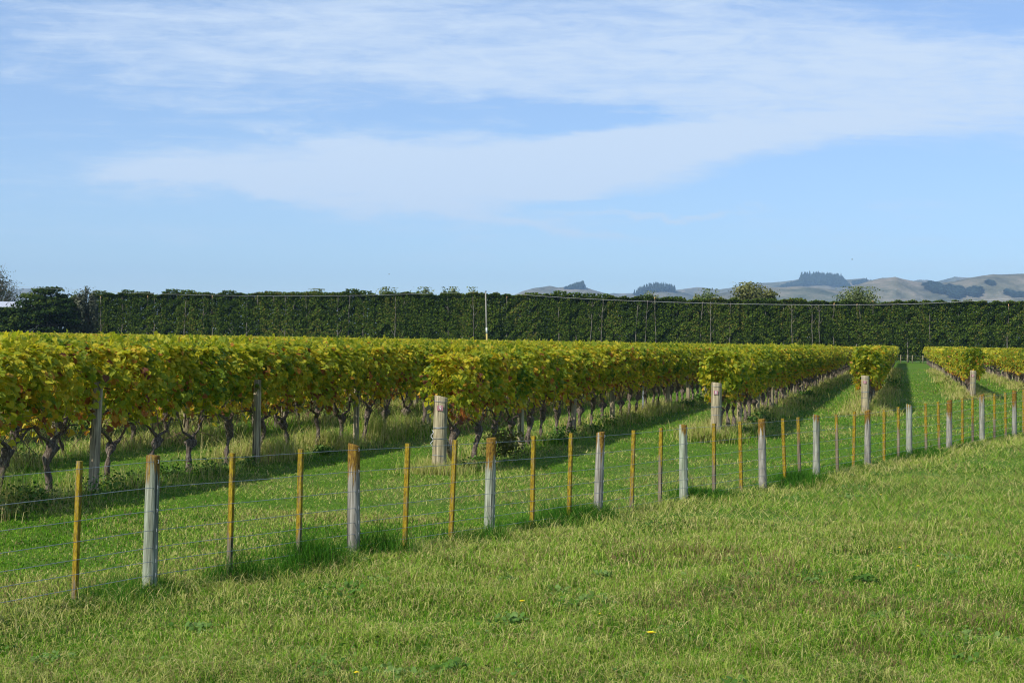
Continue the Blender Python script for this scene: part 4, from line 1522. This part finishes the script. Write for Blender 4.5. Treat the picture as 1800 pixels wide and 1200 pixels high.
for i, x in enumerate(xs):
    px = 900 + F * x / HY
    htop = at(px, float(hedge_top(px)), HY).z
    if x < pole_x:
        j = len(left) - i
        lab = 'shelterbelt tree with pale stem, %s to the left of the power pole' % ordinal(j)
    else:
        j = i - len(left) + 1
        lab = 'shelterbelt tree with pale stem, %s to the right of the power pole' % ordinal(j)
    t = thing('shelterbelt_tree', lab, 'tree', (x, HY + rr.uniform(-0.1, 0.1), 0), 0, 'clipped shelterbelt trees behind the vineyard')
    if px < 240:
        ci = rr.choice([0, 6, 7])
    elif 240 < px < 420 or 460 < px < 545 or 570 < px < 660:
        ci = rr.choice([4, 6, 4, 1])
    elif px > 980 and px < 1250:
        ci = rr.choice([0, 4, 1, 6])
    else:
        ci = rr.choice([0, 1, 2, 3, 4])
    c = link('crown', CR[ci], t)
    c.scale = (rr.choice([-1, 1]), 1, (htop + rr.uniform(-0.14, 0.14)) / 7.8)
    k = link('trunk', TKS[rr.randrange(7)], t)
    k.location = (rr.uniform(-0.75, 0.75), rr.choice([-0.05, 0.12, 0.2, 0.3, 0.45]), 0)
    k.scale = (rr.choice([-1, 1]), 1, htop / 7.8)


# ------------------------------------------------------------------ free-standing trees
def tree(name, label, cat, px, ytop, ybase_z, dist, wpx, mat, n=2600, leaf=0.22, style='round', dens=1.0, group=None, seed=0, trunk_mat=None, hscale=1.0):
    """crown of leaf clumps over branching limbs; ytop and width in photo pixels, turned into metres"""
    rs = np.random.default_rng(seed + 4000)
    top = at(px, ytop, dist)
    H = top.z
    Wd = wpx * dist / F
    t = thing(name, label, cat, (top.x, dist, 0), 0, group)
    mbl, mbt = MB(), MB()
    nc = 80 if style != 'bare' else 90
    cs = []
    for _ in range(nc):
        while True:
            q = rs.uniform(-1, 1, 3)
            if q @ q < 1 and q @ q > 0.12:
                break
        if style == 'cone':
            f = (q[2] + 1) / 2
            c = np.array([q[0] * Wd * 0.5 * (1.12 - 0.8 * f), q[1] * Wd * 0.45 * (1.12 - 0.8 * f), H * (0.12 + 0.84 * f)])
        elif style == 'upright':
            c = np.array([q[0] * Wd * 0.5, q[1] * Wd * 0.5, H * (0.55 + 0.42 * q[2])])
        else:
            c = np.array([q[0] * Wd * 0.47, q[1] * Wd * 0.47, H * 0.58 + q[2] * H * 0.40 * hscale])
        cs.append(c)
    cs = np.array(cs)
    k = n * 3 // nc
    leaf *= 1.25
    for c in cs:
        r = Wd * (0.13 if style in ('round', 'bare') else 0.11) * rs.uniform(0.6, 1.3)
        if style == 'upright':
            sp = np.array([0.8 * r, 0.8 * r, 1.7 * r])
        elif style == 'layer':
            sp = np.array([1.25 * r, 1.1 * r, 0.30 * r])
        else:
            sp = np.array([r, r, r * 0.75])
        P = c + rs.normal(size=(k, 3)) * sp * 0.75
        P[:, 2] = np.clip(P[:, 2], 0.1, H + 0.3)
        N = (P - c) / sp + rs.normal(size=(k, 3)) * 0.6 + (0, 0, 0.5)
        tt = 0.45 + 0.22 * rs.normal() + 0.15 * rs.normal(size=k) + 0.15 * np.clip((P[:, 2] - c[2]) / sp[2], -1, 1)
        add_leaves(mbl, P, N, leaf * (0.5 + 0.8 * rs.random(k)), np.clip(tt, 0, 1), aspect=0.8)
    trk = np.array([(0, 0, -0.1), (0.05 * H * rs.normal() * .3, 0, H * 0.2), (0, 0, H * 0.42)])
    mbt.tube(trk, [0.05 * H * .6, 0.035 * H * .6, 0.026 * H * .6], 8)
    for c in cs:
        b0 = trk[1] + (trk[2] - trk[1]) * rs.random()
        m1 = (b0 + c) / 2 + rs.normal(size=3) * 0.05 * H * .5 + (0, 0, 0.02 * H)
        mbt.tube([b0, m1, c], [0.012 * H, 0.008 * H, 0.003 * H], 4)
        if style == 'bare':
            for _ in range(9):
                e = c + rs.normal(size=3) * Wd * 0.10 + (0, 0, Wd * 0.04)
                mbt.tube([m1 * 0.3 + c * 0.7, (c + e) / 2 + rs.normal(size=3) * 0.08, e], [0.035, 0.022, 0.010], 3)
    mbl.build('crown', mat, t)
    mbt.build('trunk', trunk_mat or M_TWIG, t, smooth=True)
    return t


tree('bare_tree', 'tall thin-leaved twiggy tree cut off by the left edge', 'tree', -28, 468, 0, 224, 118, M_GREYTREE, 5200, 0.16, 'bare', seed=1)
tree('spreading_tree', 'dark green layered spreading tree before the white house', 'tree', 84, 509, 0, 186, 98, M_DARKTREE, 5200, 0.22, 'layer', seed=3, hscale=1.15)
tree('dark_shrub_tree', 'low rounded dark tree at the left edge beside the spreading tree', 'tree', 14, 545, 0, 184, 84, M_DARKTREE, 5000, 0.20, 'round', seed=4, hscale=1.2)
tree('grey_conifer', 'tall narrow grey-green tree against the left end of the shelterbelt', 'tree', 149, 507, 0, 188, 44, M_GREYTREE, 4200, 0.18, 'upright', seed=5, trunk_mat=M_TWIG)
tree('round_tree', 'rounded olive-green tree standing above the shelterbelt', 'tree', 1323, 500, 0, 226, 98, M_OLIVETREE, 12000, 0.27, 'round', seed=6, hscale=0.98)
tree('pale_poplar', 'pale green bushy tree just left of the round olive tree', 'tree', 1244, 511, 0, 216, 66, M_PALETREE, 5000, 0.22, 'upright', seed=7)
tree('pale_willow', 'pale feathery willow rising behind the right half of the shelterbelt', 'tree', 1508, 508, 0, 214, 84, M_PALETREE, 4600, 0.20, 'upright', seed=8)
for i, (px, yt, w, lab) in enumerate([(1152, 515, 60, 'pale treetop behind the shelterbelt below the row of hill pines'), (1048, 518.5, 40, 'pale treetop behind the shelterbelt left of the middle hill'),
                                      (995, 519, 44, 'low pale treetop behind the shelterbelt below the small pine wood'), (682, 508.5, 60, 'light green treetop left of the power pole, leftmost of four'),
                                      (742, 508, 62, 'light green treetop left of the power pole, second of four'), (794, 507.5, 58, 'light green treetop left of the power pole, third of four'),
                                      (838, 508.5, 54, 'light green treetop directly behind the power pole'), (552, 511, 50, 'light green treetop behind the left half of the shelterbelt'),
                                      (130, 512, 34, 'grey-green feathery treetop behind the dark spreading tree')]):
    tree('poplar', lab, 'tree', px, yt, 0, 212 + i, w, M_PALETREE, 2600, 0.20, 'upright', group='pale trees behind the shelterbelt', seed=20 + i)

# house behind the left trees
hx = at(28, 560, 204).x
house = thing('white_house', 'white weatherboard house half hidden behind the dark left trees', 'house', (hx, 204, 0))
mb = MB()
mb.box((0, 0, 2.45), (8.2, 6, 4.9), 0)
for zz in np.arange(0.3, 4.8, 0.22):
    mb.box((0, -3.012, zz), (8.2, 0.02, 0.03), 0)
mb.build('wall', M_WHITE, house)
mb = MB()
V = [(-4.5, -3.4, 4.92), (4.5, -3.4, 4.92), (4.5, 3.4, 4.92), (-4.5, 3.4, 4.92), (-4.5, 0, 6.25), (4.5, 0, 6.25), (-4.5, -3.4, 4.8), (4.5, -3.4, 4.8)]
mb.add(V, [np.array([(0, 1, 5, 4), (2, 3, 4, 5), (6, 7, 1, 0)]), np.array([(0, 4, 3), (1, 2, 5)])])
mb.build('roof', M_ROOF, house)
for wx in (-2.2, 2.4):
    mb = MB()
    mb.box((wx, -3.05, 2.6), (1.5, 0.06, 1.3))
    w_ = mb.build('window', M_GLASS, house)
    mb = MB()
    for dx, dz, sx, sz in [(-.79, 0, .09, 1.4), (.79, 0, .09, 1.4), (0, .69, 1.5, .09), (0, -.69, 1.5, .09), (0, 0, .05, 1.28)]:
        mb.box((wx + dx, -3.10, 2.6 + dz), (sx, 0.06, sz))
    mb.build('frame', M_WHITE, w_)

# ------------------------------------------------------------------ power pole and line
PY = HY - 1.7
pt_, pb_ = at(853.5, 513.5, PY), at(857, 600, PY)
pole = thing('power_pole', 'weathered timber power pole with a white band before the shelterbelt', 'power pole', (pb_.x, PY, 0))
H = pt_.z
mb = MB()
lean_x = (pt_.x - pb_.x)
pp = lambda z: (lean_x * z / H, 0, z)
mb.tube([pp(-0.3), pp(H * 0.5), pp(H)], [0.105, 0.095, 0.08], 12)
mb.build('pole', M_POLE, pole, smooth=True)
zb0, zb1 = at(856, 586, PY).z, at(856, 576, PY).z
mb = MB()
mb.tube([pp(zb0), pp(zb1)], 0.112, 12)
mb.build('band', M_BAND, pole, smooth=True)
mb = MB()
mb.tube([pp(0.0), pp(zb0 - 0.01)], [0.115, 0.111], 12)
mb.build('lichen_foot', M_LICHBAND, pole, smooth=True)
mb = MB()
mb.tube([(lean_x + 0.05, -0.05, H), (lean_x + 0.05, -0.05, H + 0.10), (lean_x + 0.05, -0.05, H + 0.22)], [0.05, 0.085, 0.04], 8)
mb.build('insulator', M_INSUL, pole, smooth=True)
topz = H + 0.2


def line(name, label, pxs):
    P = [np.array(at(a, b, y)) for a, b, y in pxs]
    # smooth curve through the listed points
    ts = np.linspace(0, len(P) - 1, 70)
    P = np.array(P)
    out = []
    for t in ts:
        i = min(int(t), len(P) - 2)
        f = t - i
        p0, p1, p2, p3 = P[max(i - 1, 0)], P[i], P[i + 1], P[min(i + 2, len(P) - 1)]
        out.append(0.5 * ((2 * p1) + (-p0 + p2) * f + (2 * p0 - 5 * p1 + 4 * p2 - p3) * f * f + (-p0 + 3 * p1 - 3 * p2 + p3) * f ** 3))
    mb = MB()
    mb.tube(out, 0.011, 5)
    o = mb.build(name, M_WIRELINE, smooth=True)
    tag(o, label, 'power line')


M_WIRELINE = simple('power_cable', (0.50, 0.50, 0.50), 0.6, 0, 2, 0.1)
line('power_line', 'pale overhead cable sagging from the power pole towards the right hills', [(854, 512.5, PY), (1000, 523.5, 178), (1180, 531, 164), (1360, 535, 150), (1560, 535, 138), (1700, 529.5, 130), (1860, 519, 122)])
line('power_line', 'pale overhead cable reaching the power pole from the left edge', [(-60, 497, 176), (60, 505.5, 179), (200, 513, 182), (330, 518, 184), (470, 520, 187), (640, 519, 189), (854, 512.5, PY)])

# far boundary fence seen at the end of the grass alley
fx = at(1592, 634, 189.2).x
ff = thing('boundary_fence', 'low post and wire fence closing the far end of the mown alley', 'fence', (fx, 189.2, 0))
for j, dx in enumerate([-5.2, -3.6, -2.2, -0.63, 0.2, 0.85, 2.2, 3.6, 5.2]):
    mb = MB()
    mb.tube([(0, 0, -0.1), (0, 0, 0.5), (0, 0, 1.02)], [0.055, 0.055, 0.05], 8)
    q = mb.build('post', M_VPOST, ff, (dx, 0, 0), True)
    q.color = (0, 0.2, j * 0.1, 1)
for zz in (0.3, 0.6, 0.95):
    mb = MB()
    mb.tube([(-5.4, -0.07, zz), (0, -0.07, zz - 0.01), (5.4, -0.07, zz)], 0.006, 4)
    mb.build('wire', M_WIRE, ff)

# ------------------------------------------------------------------ birds
for px, py, dist, lab in [(1498, 456, 230, 'tiny dark bird in flight over the right hills'), (684, 482, 260, 'tiny dark bird in flight above the left of the shelterbelt')]:
    p = at(px, py, dist)
    b = thing('bird', lab, 'bird', p)
    mb = MB()
    mb.tube([(-0.13, 0, 0), (-0.09, 0, 0.01), (0, 0, 0), (0.07, 0, 0.012), (0.11, 0, 0.02), (0.14, 0, 0.018)], [0.012, 0.03, 0.045, 0.035, 0.022, 0.004], 8)
    for s in (-1, 1):
        mb.add([(0.06, 0, 0.01), (-0.05, 0, 0.01), (-0.04, s * 0.14, 0.07), (0.05, s * 0.14, 0.08), (-0.06, s * 0.27, 0.05), (-0.01, s * 0.26, 0.055)], [np.array([(0, 1, 2, 3), (3, 2, 4, 5)])])
    mb.add([(-0.10, -0.015, 0), (-0.10, 0.015, 0), (-0.21, 0.04, 0), (-0.21, -0.04, 0)], [np.array([(0, 1, 2, 3)])])
    mb.build('body', M_BIRD, b)

# ------------------------------------------------------------------ air
def haze():
    me = MB()
    me.box((200, 4900, 215 - 4), (15000, 10200, 430), 0)
    m = bpy.data.materials.new('haze_air')
    m.use_nodes = True
    nt = NT(m.node_tree)
    nt.n.clear()
    v = nt.node('ShaderNodeVolumePrincipled')
    v.inputs['Color'].default_value = (0.46, 0.72, 1.0, 1)
    v.inputs['Density'].default_value = HAZE
    v.inputs['Anisotropy'].default_value = 0.0
    out = nt.node('ShaderNodeOutputMaterial')
    nt.l.new(v.outputs[0], out.inputs['Volume'])
    o = me.build('haze', m)
    tag(o, kind='stuff')


HAZE = 9.5e-5
haze()
